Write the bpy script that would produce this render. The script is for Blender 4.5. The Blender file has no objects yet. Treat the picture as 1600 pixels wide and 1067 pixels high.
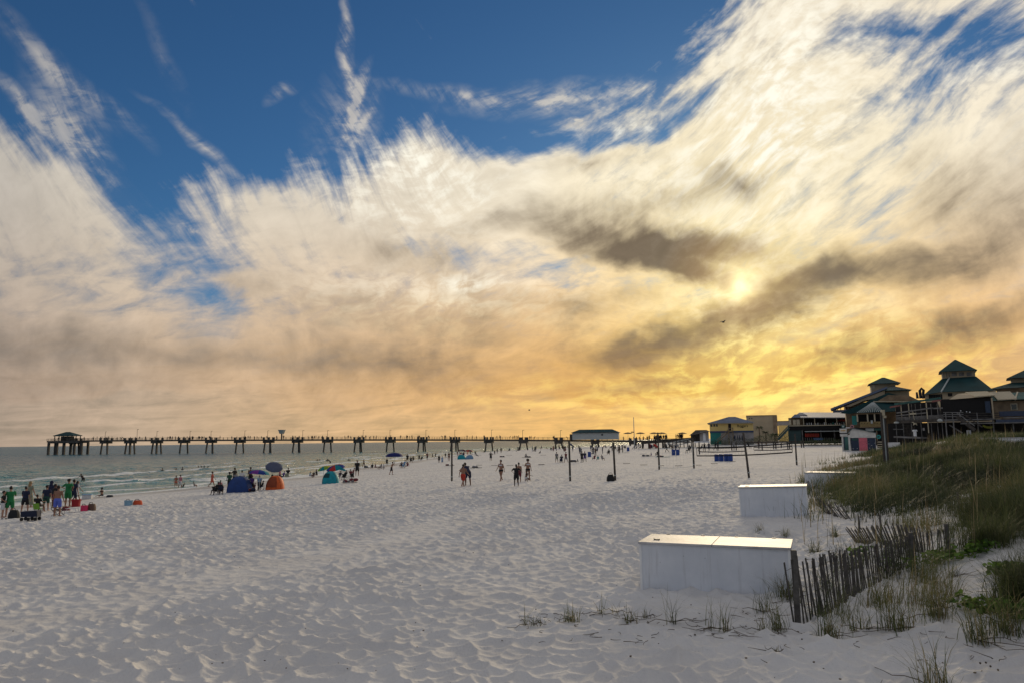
import bpy, bmesh, math, random
import numpy as np
from mathutils import Vector, Matrix
R = math.radians
random.seed(7); rng = np.random.default_rng(7)
scene = bpy.context.scene
COL = scene.collection
# ------------------------------------------------------------------ camera
CAMZ = 3.4; F = 1155.0
PITCH, ROLL = R(7.62), R(-0.67)
Fv = Vector((0, math.cos(PITCH), math.sin(PITCH)))
U0 = Vector((0, -math.sin(PITCH), math.cos(PITCH))); R0 = Vector((1, 0, 0))
Rv = R0*math.cos(ROLL) + U0*math.sin(ROLL); Uv = U0*math.cos(ROLL) - R0*math.sin(ROLL)
camd = bpy.data.cameras.new('camera'); cam = bpy.data.objects.new('camera', camd); COL.objects.link(cam)
camd.sensor_width = 36; camd.lens = F/1600*36; camd.clip_start = .1; camd.clip_end = 60000
cam.matrix_world = Matrix(((Rv.x, Uv.x, -Fv.x, 0), (Rv.y, Uv.y, -Fv.y, 0), (Rv.z, Uv.z, -Fv.z, CAMZ), (0, 0, 0, 1)))
scene.camera = cam
def ray(px, py):
    return (Rv*((px-800)/F) - Uv*((py-533.5)/F) + Fv).normalized()
def azel(px, py):
    d = ray(px, py); return math.degrees(math.atan2(d.x, d.y)), math.degrees(math.asin(d.z))
scene.view_settings.view_transform = 'Standard'; scene.view_settings.look = 'None'
scene.view_settings.exposure = 0.0; scene.view_settings.gamma = 1.0; scene.view_settings.use_curve_mapping = False
def lin(r, g, b, k=1.0):
    f = lambda c: (c/255/12.92 if c/255 <= .04045 else ((c/255+.055)/1.055)**2.4)*k
    return (f(r), f(g), f(b), 1.0)
# ------------------------------------------------------------------ world sky
SUN_AZ, SUN_EL = azel(1155, 447)
world = bpy.data.worlds.new('World'); scene.world = world; world.use_nodes = True
WT = world.node_tree; WT.nodes.clear()
class G:
    """small helper that writes node graphs as expressions"""
    def __init__(s, tree): s.t = tree
    def n(s, typ, **kw):
        nd = s.t.nodes.new(typ)
        for k, v in kw.items(): setattr(nd, k, v)
        return nd
    def put(s, sock, v):
        if isinstance(v, bpy.types.NodeSocket): s.t.links.new(v, sock)
        elif v is not None: sock.default_value = v
    def m(s, op, a, b=None, c=None, clamp=False):
        nd = s.n('ShaderNodeMath', operation=op, use_clamp=clamp)
        for i, v in enumerate((a, b, c)): s.put(nd.inputs[i], v)
        return nd.outputs[0]
    def vm(s, op, a, b=None, scale=None):
        nd = s.n('ShaderNodeVectorMath', operation=op); s.put(nd.inputs[0], a); s.put(nd.inputs[1], b)
        if scale is not None: s.put(nd.inputs['Scale'], scale)
        return nd.outputs['Value'] if op in ('DOT_PRODUCT', 'LENGTH') else nd.outputs[0]
    def mp(s, v, loc=(0,0,0), rot=(0,0,0), sc=(1,1,1), typ='POINT'):
        nd = s.n('ShaderNodeMapping', vector_type=typ); s.put(nd.inputs[0], v)
        nd.inputs[1].default_value = loc; nd.inputs[2].default_value = rot; nd.inputs[3].default_value = sc
        return nd.outputs[0]
    def noise(s, v, sc, det=8, rough=.55, dist=0, lac=2.0, dim='3D', col=False):
        nd = s.n('ShaderNodeTexNoise', noise_dimensions=dim); s.put(nd.inputs['Vector'], v)
        nd.inputs['Scale'].default_value = sc; nd.inputs['Detail'].default_value = det
        nd.inputs['Roughness'].default_value = rough; nd.inputs['Distortion'].default_value = dist; nd.inputs['Lacunarity'].default_value = lac
        return nd.outputs[1] if col else nd.outputs[0]
    def ss(s, v, a, b, lo=0.0, hi=1.0, typ='SMOOTHSTEP'):
        nd = s.n('ShaderNodeMapRange', interpolation_type=typ); s.put(nd.inputs[0], v)
        nd.inputs[1].default_value = a; nd.inputs[2].default_value = b; nd.inputs[3].default_value = lo; nd.inputs[4].default_value = hi
        return nd.outputs[0]
    def mix(s, f, a, b, typ='MIX'):
        nd = s.n('ShaderNodeMix', data_type='RGBA', blend_type=typ); s.put(nd.inputs[0], f); s.put(nd.inputs[6], a); s.put(nd.inputs[7], b)
        return nd.outputs[2]
    def ramp(s, v, stops, mode='LINEAR'):
        nd = s.n('ShaderNodeValToRGB'); s.put(nd.inputs[0], v); e = nd.color_ramp.elements; nd.color_ramp.interpolation = mode
        while len(e) < len(stops): e.new(.5)
        for x, (p, c) in zip(e, stops): x.position = p; x.color = c
        return nd.outputs[0]
g = G(WT)
tc = g.n('ShaderNodeTexCoord').outputs['Generated']
sep = g.n('ShaderNodeSeparateXYZ'); WT.links.new(tc, sep.inputs[0]); dx, dy, dz = sep.outputs
az = g.m('MULTIPLY', g.m('ARCTAN2', dx, dy), 57.29578)
el = g.m('MULTIPLY', g.m('ARCSINE', g.m('MAXIMUM', dz, -.999)), 57.29578)
cmb = g.n('ShaderNodeCombineXYZ'); g.put(cmb.inputs[0], az); g.put(cmb.inputs[1], el); P = cmb.outputs[0]
def warp(v, sc, amp, det=4, seed=0.0):
    nz = g.noise(g.vm('ADD', v, (seed, seed*.7, seed*1.3)), sc, det, .55, col=True)
    return g.vm('ADD', v, g.vm('MULTIPLY', g.vm('SUBTRACT', nz, (.5, .5, .5)), (amp, amp, 0)))
def blob(v, px, py, rx, ry, rot=0, soft='SPHERICAL'):
    a, e = azel(px, py)
    a2, e2 = azel(px+10, py); k1 = math.hypot(a2-a, e2-e)/10
    a3, e3 = azel(px, py-10); k2 = math.hypot(a3-a, e3-e)/10
    mpd = g.mp(v, (a, e, 0), (0, 0, R(rot)), (rx*k1, ry*k2, 1), 'TEXTURE')
    nd = g.n('ShaderNodeTexGradient', gradient_type=soft); g.put(nd.inputs[0], mpd)
    return nd.outputs[1]
def blobs(v, lst, soft='SPHERICAL'):
    acc = None
    for b in lst:
        w = b[5] if len(b) > 5 else 1.0
        s_ = blob(v, b[0], b[1], b[2], b[3], b[4] if len(b) > 4 else 0, soft)
        acc = g.m('MULTIPLY', s_, w) if acc is None else g.m('MULTIPLY_ADD', s_, w, acc)
    return acc
def dwarp(v, sc, amp, det): return g.vm('ADD', v, g.vm('MULTIPLY', g.vm('SUBTRACT', g.noise(v, sc, det, .5, col=True, dim='2D'), (.5, .5, .5)), (amp, amp, 0)))
Pa = dwarp(P, .055, 7.0, 1); Pw = dwarp(P, .12, 4.0, 3); Pf = dwarp(Pw, .6, 1.0, 3)
# fibres of high cloud: combed down to the right on the left, up to the right on the right, flat near the horizon
def comb(v, th, la, lc, det=7, rough=.62, dist=.1): return g.noise(g.mp(v, rot=(0, 0, R(th)), sc=(la, lc, 1), typ='TEXTURE'), 1.0, det, rough, dist, dim='2D')
fL = comb(Pa, -50, 11, 1.5); fR = comb(Pa, 30, 6.5, 1.5); 
spf = g.n('ShaderNodeSeparateXYZ'); g.put(spf.inputs[0], P)
ch = g.n('ShaderNodeCombineXYZ'); g.put(ch.inputs[0], spf.outputs[0]); g.put(ch.inputs[1], g.m('MULTIPLY', g.m('LOGARITHM', g.m('MAXIMUM', g.m('ADD', spf.outputs[1], 2.5), .3), 2.718), 9.0))
fH = comb(ch.outputs[0], 6, 4.6, 1.25, 8, .6, .35)
wR = g.ss(az, -9, 9); wH = g.ss(el, 18, 9)
fmix = lambda w, a_, b_: g.m('MULTIPLY_ADD', g.m('SUBTRACT', b_, a_), w, a_)
fib = fmix(wH, fmix(wR, fL, fR), fH)
puff = g.noise(Pa, .25, 8, .6, .1, dim='2D')
ripple = g.noise(g.mp(Pa, rot=(0, 0, R(12)), sc=(1.7, .9, 1), typ='TEXTURE'), 1.0, 5, .62, .3, dim='2D')
dkb = blobs(Pf, [(1030, 384, 250, 50, -7, 1.9), (1100, 434, 110, 30, -14, 1.3), (870, 335, 240, 40, 4, .8), (1150, 280, 70, 34, 0, .8), (1080, 300, 130, 50, 10, .3),
                 (1300, 432, 200, 46, 6, .9), (1500, 408, 220, 56, 8, .9), (1250, 470, 130, 44, 20, .8), (1500, 500, 230, 44, 8, 1.0), (1110, 520, 260, 40, 6, 1.1), (1010, 565, 260, 46, 3, .75),
                 (900, 470, 140, 26, 0, .45), (1570, 300, 230, 120, 0, .7), (1330, 560, 190, 30, 5, .8), (1090, 600, 170, 20, 0, .5), (960, 610, 140, 26, 0, .5),
                 (330, 555, 620, 46, -4, .58), (40, 545, 360, 66, -6, .5), (700, 505, 360, 60, 3, .6), (620, 575, 330, 40, -3, .7), (820, 545, 220, 36, 0, .4),
                 (640, 395, 210, 70, -12, .5), (900, 260, 190, 26, 4, .4), (1480, 600, 180, 26, 0, .45), (150, 600, 330, 24, 0, .35), (600, 615, 330, 25, 0, .3), (420, 450, 240, 50, -8, .35)])
# --- where the sky is clear (blue)
clear = blobs(Pw, [(560, -30, 800, 370, 8, 1.5), (190, 130, 340, 190, -32, 1.0), (285, 390, 100, 180, 24, .6), (440, 215, 300, 120, -6, 1.15), (210, 250, 120, 120, -40, .5), (60, 150, 180, 120, -40, .4), (960, 60, 330, 190, 20, .95),
                   (1420, 60, 300, 60, -8, .8), (1500, 115, 240, 50, 10, .55), (1090, 165, 170, 34, 20, .5), (720, 400, 170, 44, -12, .3), (330, 465, 120, 20, 0, .42), (720, 185, 210, 60, 0, .45), (650, 120, 260, 80, 0, .4),
                   (870, 222, 180, 24, 0, .5), (560, 340, 160, 40, -20, .1)])
patch = blobs(Pw, [(660, 285, 290, 100, -8, 1.15), (480, 345, 190, 40, -20, .4), (1230, 110, 280, 170, 38, .6), (40, 330, 180, 160, -40, .35), (400, 345, 210, 50, -25, .3)])
nA = g.m('ADD', g.m('MULTIPLY', g.m('SUBTRACT', fib, .5), 1.9), g.m('MULTIPLY', g.m('SUBTRACT', ripple, .5), .7))
nA = g.m('MULTIPLY', nA, g.ss(el, 5, 12, .1, 1))
cover = g.ss(g.m('ADD', g.m('SUBTRACT', g.m('MULTIPLY_ADD', dkb, .55, g.m('SUBTRACT', g.m('ADD', .80, patch), g.ss(dy, .55, -.2, 0, .30))), g.m('MULTIPLY', clear, 1.25)), nA), -.2, 1.0)
# --- thin wisps in the blue
Pc = dwarp(P, .22, 1.7, 3)
w1 = blobs(Pc, [(542, 75, 15, 140, 4, .9), (556, 160, 14, 90, -18, 1.0), (572, 188, 10, 60, -30, .5), (535, 190, 70, 110, -20, .55), (560, 225, 36, 80, -22, .35), (446, 145, 34, 16, 30, .6),
                (60, 85, 26, 190, 52, .6), (150, 150, 24, 130, 55, .55), (40, 165, 18, 110, 48, .8), (110, 210, 60, 150, 30, .7), (165, 270, 36, 160, 42, .65), (75, 195, 20, 70, 70, .5),
                (325, 240, 14, 150, 55, .75), (260, 90, 20, 150, 30, .25),
                (720, 148, 190, 20, -4, .55), (880, 157, 220, 34, 2, .85), (1050, 130, 160, 20, 28, .8), (908, 187, 12, 5, 0, 1.2), (290, 358, 30, 13, -32, 1.3), (318, 366, 26, 8, -20, .9)])
wisp = g.m('MULTIPLY', g.m('MULTIPLY', w1, g.m('ADD', w1, .35)), g.ss(g.m('MULTIPLY_ADD', fib, .5, g.m('MULTIPLY', ripple, .5)), .36, .66, .1, 1.3), clamp=True)
wisp = g.m('MULTIPLY', g.m('MULTIPLY', wisp, g.ss(fib, .30, .62, .45, 1.0)), .62)
alpha = g.m('MAXIMUM', cover, wisp)
# --- cloud colour
sd = ray(1155, 447)
cosang = g.vm('DOT_PRODUCT', tc, tuple(sd))
ang = g.m('MULTIPLY', g.m('ARCCOSINE', g.m('MINIMUM', cosang, .99999)), 57.29578)
K = 10.0   # the background runs at strength 0.1
hi = g.ramp(g.m('DIVIDE', ang, 60.0), [(0, lin(255, 240, 190)), (.14, lin(250, 234, 196)), (.3, lin(246, 234, 210)), (.5, lin(226, 215, 197)), (.75, lin(212, 203, 188)), (1, lin(165, 162, 160))])
lo = g.ramp(g.m('DIVIDE', ang, 60.0), [(0, lin(255, 222, 120)), (.12, lin(250, 200, 100)), (.24, lin(246, 188, 104)), (.45, lin(224, 180, 126)), (.75, lin(196, 170, 144)), (1, lin(150, 135, 125))])
ccol = g.mix(g.ss(el, 2, 20), lo, hi)
dk = g.ramp(g.m('DIVIDE', ang, 60.0), [(0, lin(165, 130, 84)), (.1, lin(112, 98, 82)), (.3, lin(120, 106, 90)), (.55, lin(140, 128, 114)), (1, lin(118, 112, 108))])
dk = g.mix(g.ss(el, 2, 9), g.ramp(g.m('DIVIDE', ang, 60.0), [(0, lin(196, 148, 84)), (.25, lin(180, 140, 94)), (.6, lin(152, 132, 112)), (1, lin(128, 118, 110))]), dk)
nD = g.m('ADD', g.m('MULTIPLY', g.m('SUBTRACT', puff, .5), 1.3), g.m('MULTIPLY', g.m('SUBTRACT', fib, .5), 2.2))
dark = g.ss(g.m('ADD', g.m('MULTIPLY', dkb, 1.0), g.m('MULTIPLY', nD, .62)), -.1, 1.28)
ccol = g.mix(dark, ccol, dk)
# bright filaments
br = blobs(Pf, [(670, 270, 200, 70, -6, 1.2), (1230, 110, 220, 150, 38, 1.2), (960, 205, 260, 26, 3, 1.0), (1190, 320, 220, 170, 30, .8), (1560, 100, 120, 60, 0, .7), (730, 442, 70, 18, 0, 1.0),
                (1200, 500, 330, 60, 0, .7), (620, 330, 220, 40, -14, .6), (1120, 250, 280, 60, 10, .7), (1250, 560, 400, 60, 4, 1.1), (1100, 615, 460, 50, 0, .9), (700, 470, 300, 70, 0, .6), (1140, 560, 150, 30, 18, 1.0), (1350, 600, 300, 40, 6, .9)])
fn = g.m('ADD', g.m('MULTIPLY', fib, .5), g.m('MULTIPLY', ripple, .5))
brn = g.m('MULTIPLY', g.m('MULTIPLY', br, g.m('MULTIPLY_ADD', dark, -.9, 1.0)), g.ss(fn, .42, .62), clamp=True)
ccol = g.mix(g.m('MULTIPLY', brn, .9), ccol, g.mix(g.ss(el, 5, 13), lin(255, 228, 122), lin(252, 248, 232)))
# fibrous light and shade through the whole layer
ccol = g.vm('SCALE', ccol, scale=g.m('ADD', 1.0, g.m('MULTIPLY', g.m('SUBTRACT', g.m('ADD', g.m('MULTIPLY', fib, .7), g.m('MULTIPLY', ripple, .3)), .5), g.ss(el, 16, 4, .8, 1.25))))
glow = g.m('ADD', g.m('MULTIPLY', g.m('POWER', 2.718, g.m('MULTIPLY', ang, -1.7)), 1.3), g.m('MULTIPLY', g.m('POWER', 2.718, g.m('MULTIPLY', ang, -.16)), .12))
ccol = g.vm('ADD', ccol, g.vm('SCALE', (1.0, .84, .5), scale=glow))
ccol = g.vm('SCALE', ccol, scale=K)
sky = g.n('ShaderNodeTexSky', sky_type='NISHITA', sun_disc=False)
sky.sun_elevation = R(SUN_EL); sky.sun_rotation = R(SUN_AZ); sky.air_density = 1.0; sky.dust_density = .3; sky.ozone_density = 3.0
clearsky = g.mix(1.0, sky.outputs[0], (0.29, 0.50, .68, 1), 'MULTIPLY')
sk = g.mix(alpha, clearsky, ccol)
# unseen sky overhead and behind the camera is scaled up to add fill light
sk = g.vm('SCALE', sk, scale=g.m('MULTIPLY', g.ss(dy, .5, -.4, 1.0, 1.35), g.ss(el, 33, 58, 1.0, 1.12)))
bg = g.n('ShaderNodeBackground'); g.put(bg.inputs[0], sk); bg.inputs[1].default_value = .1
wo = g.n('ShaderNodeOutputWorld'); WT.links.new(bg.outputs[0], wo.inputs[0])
# ------------------------------------------------------------------ sun
sl = bpy.data.lights.new('sun', 'SUN'); sun = bpy.data.objects.new('sun', sl); COL.objects.link(sun)
sl.energy = 2.0; sl.angle = R(10); sl.color = (1.0, .80, .52)
sun.rotation_euler = (-sd).to_track_quat('-Z', 'Y').to_euler()
# ================================================================== helpers
def link(o, parent=None):
    COL.objects.link(o)
    if parent is not None: o.parent = parent
    return o
def tag(o, label=None, cat=None, group=None, kind=None):
    if label: o['label'] = label
    if cat: o['category'] = cat
    if group: o['group'] = group
    if kind: o['kind'] = kind
    return o
def empty(name, loc, rz=0, label=None, cat=None, group=None):
    o = bpy.data.objects.new(name, None); o.empty_display_size = .2; link(o)
    o.location = loc; o.rotation_euler = (0, 0, rz); return tag(o, label, cat, group)
def np_mesh(name, verts, faces, mat=None, parent=None, smooth=False, attrs=None):
    """verts (n,3), faces list of int arrays shaped (m,k)"""
    me = bpy.data.meshes.new(name); verts = np.asarray(verts, np.float32)
    if not isinstance(faces, list): faces = [faces]
    me.vertices.add(len(verts)); me.vertices.foreach_set('co', verts.ravel())
    tot = np.concatenate([np.full(len(f), f.shape[1], np.int32) for f in faces]); idx = np.concatenate([f.ravel() for f in faces]).astype(np.int32)
    st = np.concatenate([[0], np.cumsum(tot)[:-1]]).astype(np.int32)
    me.loops.add(len(idx)); me.loops.foreach_set('vertex_index', idx)
    me.polygons.add(len(tot)); me.polygons.foreach_set('loop_start', st); me.polygons.foreach_set('loop_total', tot)
    if smooth: me.polygons.foreach_set('use_smooth', np.ones(len(tot), bool))
    me.update(calc_edges=True)
    for k, v in (attrs or {}).items():
        a = me.attributes.new(k, 'FLOAT', 'POINT'); a.data.foreach_set('value', np.asarray(v, np.float32).ravel())
    if mat: me.materials.append(mat)
    return link(bpy.data.objects.new(name, me), parent)
class MB:
    """collects shapes, then links them as one mesh object"""
    def __init__(s): s.v = []; s.f = []
    def add(s, vs, fs, M=None):
        k = len(s.v)
        for p in vs:
            p = Vector(p); s.v.append(tuple(M @ p) if M else tuple(p))
        s.f += [tuple(i+k for i in f) for f in fs]; return s
    def box(s, c, d, rz=0, M=None, taper=1.0):
        x, y, z = d[0]/2, d[1]/2, d[2]/2; t = taper
        vs = [(-x,-y,-z),(x,-y,-z),(x,y,-z),(-x,y,-z),(-x*t,-y*t,z),(x*t,-y*t,z),(x*t,y*t,z),(-x*t,y*t,z)]
        m = Matrix.Translation(c) @ Matrix.Rotation(rz, 4, 'Z')
        return s.add(vs, [(0,3,2,1),(4,5,6,7),(0,1,5,4),(1,2,6,5),(2,3,7,6),(3,0,4,7)], (M @ m) if M else m)
    def b2(s, x0, x1, y0, y1, z0, z1): return s.box(((x0+x1)/2, (y0+y1)/2, (z0+z1)/2), (abs(x1-x0), abs(y1-y0), abs(z1-z0)))
    def tube(s, pts, r, n=8, cap=True):
        pts = [Vector(p) for p in pts]; rs = r if isinstance(r, (list, tuple)) else [r]*len(pts)
        vs = []; fs = []; up = None
        for i, p in enumerate(pts):
            d = (pts[min(i+1, len(pts)-1)]-pts[max(i-1, 0)]).normalized()
            if up is None: up = Vector((0, 0, 1)) if abs(d.z) < .9 else Vector((1, 0, 0))
            u = d.cross(up).normalized(); w = u.cross(d).normalized(); up = w
            for k in range(n):
                a = 2*math.pi*k/n; vs.append(p+(u*math.cos(a)+w*math.sin(a))*rs[i])
        for i in range(len(pts)-1):
            for k in range(n): fs.append((i*n+k, i*n+(k+1)%n, (i+1)*n+(k+1)%n, (i+1)*n+k))
        if cap: fs.append(tuple(range(n))[::-1]); fs.append(tuple((len(pts)-1)*n+k for k in range(n)))
        return s.add(vs, fs)
    def bar(s, a, b, w, h):
        """square beam from a to b"""
        a, b = Vector(a), Vector(b); d = b-a; L = d.length; d.normalize()
        up = Vector((0, 0, 1)) if abs(d.z) < .95 else Vector((0, 1, 0))
        u = d.cross(up).normalized(); v = u.cross(d).normalized()
        vs = [a+u*sx*w/2+v*sz*h/2+d*t for t in (0, L) for sx, sz in ((-1,-1),(1,-1),(1,1),(-1,1))]
        return s.add(vs, [(0,1,2,3),(7,6,5,4),(0,4,5,1),(1,5,6,2),(2,6,7,3),(3,7,4,0)])
    def prism(s, poly, y0, y1):
        """outline in x,z extruded along y"""
        n = len(poly); vs = [(p[0], y0, p[1]) for p in poly]+[(p[0], y1, p[1]) for p in poly]
        return s.add(vs, [tuple(range(n)), tuple(range(2*n-1, n-1, -1))]+[(i, i+n, (i+1)%n+n, (i+1)%n) for i in range(n)])
    def lathe(s, prof, n=16, c=(0,0,0)):
        vs = []; fs = []
        for r, z in prof:
            for k in range(n): a = 2*math.pi*k/n; vs.append((c[0]+r*math.cos(a), c[1]+r*math.sin(a), c[2]+z))
        for i in range(len(prof)-1):
            for k in range(n): fs.append((i*n+k, i*n+(k+1)%n, (i+1)*n+(k+1)%n, (i+1)*n+k))
        fs.append(tuple(range(n))[::-1]); fs.append(tuple((len(prof)-1)*n+k for k in range(n)))
        return s.add(vs, fs)
    def build(s, name, mat, parent=None, bevel=0, smooth=False, M=None):
        me = bpy.data.meshes.new(name); me.from_pydata([tuple(v) for v in s.v], [], s.f)
        bm = bmesh.new(); bm.from_mesh(me); bmesh.ops.delete(bm, geom=[v for v in bm.verts if not v.link_faces], context='VERTS'); bmesh.ops.recalc_face_normals(bm, faces=bm.faces)
        if bevel: bmesh.ops.bevel(bm, geom=list(bm.edges), offset=bevel, segments=2, affect='EDGES', profile=.6)
        bm.to_mesh(me); bm.free()
        if smooth:
            for p in me.polygons: p.use_smooth = True
        if mat: me.materials.append(mat)
        o = link(bpy.data.objects.new(name, me), parent)
        if M is not None: o.matrix_local = M
        return o
def copy_tree(o, parent=None):
    c = o.copy(); link(c)
    if parent is not None: c.parent = parent
    for ch in list(o.children): copy_tree(ch, c)
    return c
# ------------------------------------------------------------------ materials
MATS = {}
def mat(name, col, rough=.7, metal=0, var=.12, scale=3.0, bump=0, bscale=30, spec=.4, kind=None):
    """painted or natural surface with a little procedural dirt and grain"""
    if name in MATS: return MATS[name]
    m = bpy.data.materials.new(name); m.use_nodes = True; nt = m.node_tree; h = G(nt)
    bs = nt.nodes['Principled BSDF']; bs.inputs['Roughness'].default_value = rough; bs.inputs['Metallic'].default_value = metal
    bs.inputs['Specular IOR Level'].default_value = spec
    co = h.n('ShaderNodeTexCoord').outputs['Object']
    c = tuple(col[:3])+(1,)
    nz = h.noise(co, scale, 5, .6)
    dark = tuple(x*(1-var*1.6) for x in c[:3])+(1,); lite = tuple(min(x*(1+var), 1) for x in c[:3])+(1,)
    h.put(bs.inputs['Base Color'], h.mix(h.ss(nz, .3, .7), dark, lite))
    if bump:
        b = h.n('ShaderNodeBump'); b.inputs['Strength'].default_value = bump; b.inputs['Distance'].default_value = .02
        h.put(b.inputs['Height'], h.noise(co, bscale, 4, .6)); h.put(bs.inputs['Normal'], b.outputs[0])
    MATS[name] = m; return m
# ------------------------------------------------------------------ noise in numpy
def _h(ix, iy, s):
    n = (ix.astype(np.int64)*374761393 + iy.astype(np.int64)*668265263 + s*974634777) & 0xffffffff
    n = ((n ^ (n >> 13))*1274126177) & 0xffffffff; n = ((n ^ (n >> 16))*2246822519) & 0xffffffff
    return ((n ^ (n >> 15)) & 0xffffff)/float(0xffffff)
def vnoise(x, y, s=0):
    ix, iy = np.floor(x), np.floor(y); fx, fy = x-ix, y-iy; fx = fx*fx*fx*(fx*(fx*6-15)+10); fy = fy*fy*fy*(fy*(fy*6-15)+10)
    a, b = _h(ix, iy, s), _h(ix+1, iy, s); c, d = _h(ix, iy+1, s), _h(ix+1, iy+1, s)
    return (a+(b-a)*fx)*(1-fy)+(c+(d-c)*fx)*fy
def fbm(x, y, s=0, o=4, g_=.5):
    t = 0; a = 1; n = 0
    for i in range(o): t = t+a*vnoise(x, y, s+i*17); n += a; a *= g_; x = x*2.03+5.1; y = y*2.03+1.7
    return t/n
def worley(x, y, s=0):
    """distance squared to the nearest scattered point: shallow bowls with crests between"""
    ix, iy = np.floor(x), np.floor(y); best = np.full(x.shape, 9.0)
    for i in (-1, 0, 1):
        for j in (-1, 0, 1):
            cx, cy = ix+i, iy+j; px = cx+_h(cx, cy, s); py = cy+_h(cx, cy, s+7)
            best = np.minimum(best, (px-x)**2+(py-y)**2)
    return best
def sstep(x, a, b):
    t = np.clip((x-a)/(b-a), 0, 1); return t*t*(3-2*t)
# ================================================================== terrain
SY = np.array([-400, 20, 53, 66, 76, 99, 124, 169, 293, 410, 484, 700, 1500, 6000.])
SX = np.array([-60, -38.5, -37.4, -36, -32, -27.6, -25.5, -23.5, -13.5, 18, 62, 121, 300, 1350.])
def shore(y): return np.interp(y, SY, SX)
WZ = -1.0
TY = np.array([-50, 8, 11, 17, 32, 48, 70, 95, 120, 170, 400]); TX = np.array([14, 6.0, 5.6, 6.8, 12.6, 19.5, 29, 45, 64, 110, 330.])
AY = np.array([-50, 8, 12, 20, 36, 55, 72, 90, 120, 170]); AM = np.array([.3, .35, .5, .75, 1.0, 1.5, 1.85, 1.6, 1.0, .6])
def dune_t(x, y):
    """0 at the toe of the dune, 1 on its back"""
    return (x-np.interp(y, TY, TX))/np.interp(y, [0, 15, 40, 100], [5, 6, 12, 20])
def H0(x, y):
    x = np.asarray(x, float); y = np.asarray(y, float)
    d = x-shore(y)+ (vnoise(y*.06, y*0+.5, 3)-.5)*3
    z = np.interp(d, [-400, -60, -10, 0, 9, 22, 36, 54, 74, 110, 200, 800], [-14, -4.0, -1.6, -1.0, -.80, -.42, -.02, .5, 1.2, 1.5, 2.0, 2.6])
    t = dune_t(x, y)
    z = z+np.interp(y, AY, AM)*sstep(t, -.15, 1.0)*(.78+.44*fbm(x*.11, y*.09, 5, 3))
    z = z+sstep(t, 0, .6)*(fbm(x*.5, y*.5, 15, 3)-.5)*.35*sstep(y, 200, 90)
    z = z+(fbm(x*.09, y*.07, 9, 3)-.5)*.22*sstep(d, 6, 30)
    return z
def H(x, y): return float(H0(np.array([x]), np.array([y]))[0])
def ground(px, py, zoff=0.0, y0=6.0, y1=700.0):
    """where the sight line through a photo point meets the sand"""
    d = ray(px, py); ys = np.concatenate([np.arange(y0, 150, .15), np.arange(150, y1, .8)])
    t = ys/d.y; x = d.x*t; z = CAMZ+d.z*t; h = H0(x, ys)+zoff
    k = np.argmax(z < h)
    if z[k] >= h[k]: k = len(ys)-1
    return Vector((x[k], ys[k], h[k]-zoff))
def at(px, py, Y):
    d = ray(px, py); t = Y/d.y; return Vector((d.x*t, Y, CAMZ+d.z*t))
def sheet(name, az, rr, zf, m, keep=None, attrs=None, smooth=True):
    A, Rr = np.meshgrid(az, rr); X = Rr*np.sin(A); Y = Rr*np.cos(A); Z = zf(X, Y)
    n = len(az); nr = len(rr); i = np.arange(nr-1)[:, None]*n+np.arange(n-1)[None]
    q = np.stack([i, i+1, i+n+1, i+n], -1).reshape(-1, 4)[:, ::-1]
    if keep is not None:
        kp = keep(X, Y, Z).ravel(); q = q[kp[q].any(1)]
        used = np.zeros(X.size, bool); used[q.ravel()] = True; remap = np.cumsum(used)-1; q = remap[q]
    else: used = np.ones(X.size, bool)
    V = np.stack([X, Y, Z], -1).reshape(-1, 3)[used]
    at_ = {k: f(X, Y).ravel()[used] for k, f in (attrs or {}).items()}
    return np_mesh(name, V, q, m, None, smooth, at_)
def relief(X, Y):
    r = np.hypot(X, Y); d = X-shore(Y)
    wx = X+(fbm(X*.9, Y*.9, 31, 2)-.5)*.35; wy = Y+(fbm(X*.9+9, Y*.9, 32, 2)-.5)*.35
    a = worley(wx/.35, wy/.33, 11); b = worley(wx/.22+3, wy/.20, 12); c = worley(wx/1.15, wy/1.0, 13)
    h = np.minimum(a, 1.1)*.13+np.minimum(b, 1.0)*.022+np.minimum(c, 1.0)*.02+(fbm(X*5, Y*5, 41, 2)-.5)*.016
    k = .30+1.2*fbm(X*.16, Y*.13, 51, 3)
    # wheel track crossing the beach towards the pier
    tn = ((X+10.6)*.91-(Y-15.3)*.415)+(fbm(Y*.05, X*0, 55, 2)-.5)*1.5; band = np.exp(-(tn/1.5)**4); rut = np.exp(-((np.abs(tn)-.85)/.22)**2); k = k*(1-.55*band); h = h-.03*rut
    fade = sstep(d, 4, 16)*(1-.45*sstep(dune_t(X, Y), -.1, .4)); return (h-.05)*1.45*k*fade*(1-.75*sstep(r, 45, 110))
AZ = np.concatenate([np.linspace(-180, -46, 40, endpoint=False), np.linspace(-46, 46, 920, endpoint=False), np.linspace(46, 180, 41)])*math.pi/180
rr = [.02, 2, 4, 6, 7.5]
while rr[-1] < 9000:
    r_ = rr[-1]; rr.append(r_+max(.022, min(r_*r_/2600*.55, .11)) if r_ < 46 else r_+max(.11, (r_-46)**1.0*.02+.11))
rr = np.array(rr)
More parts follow.
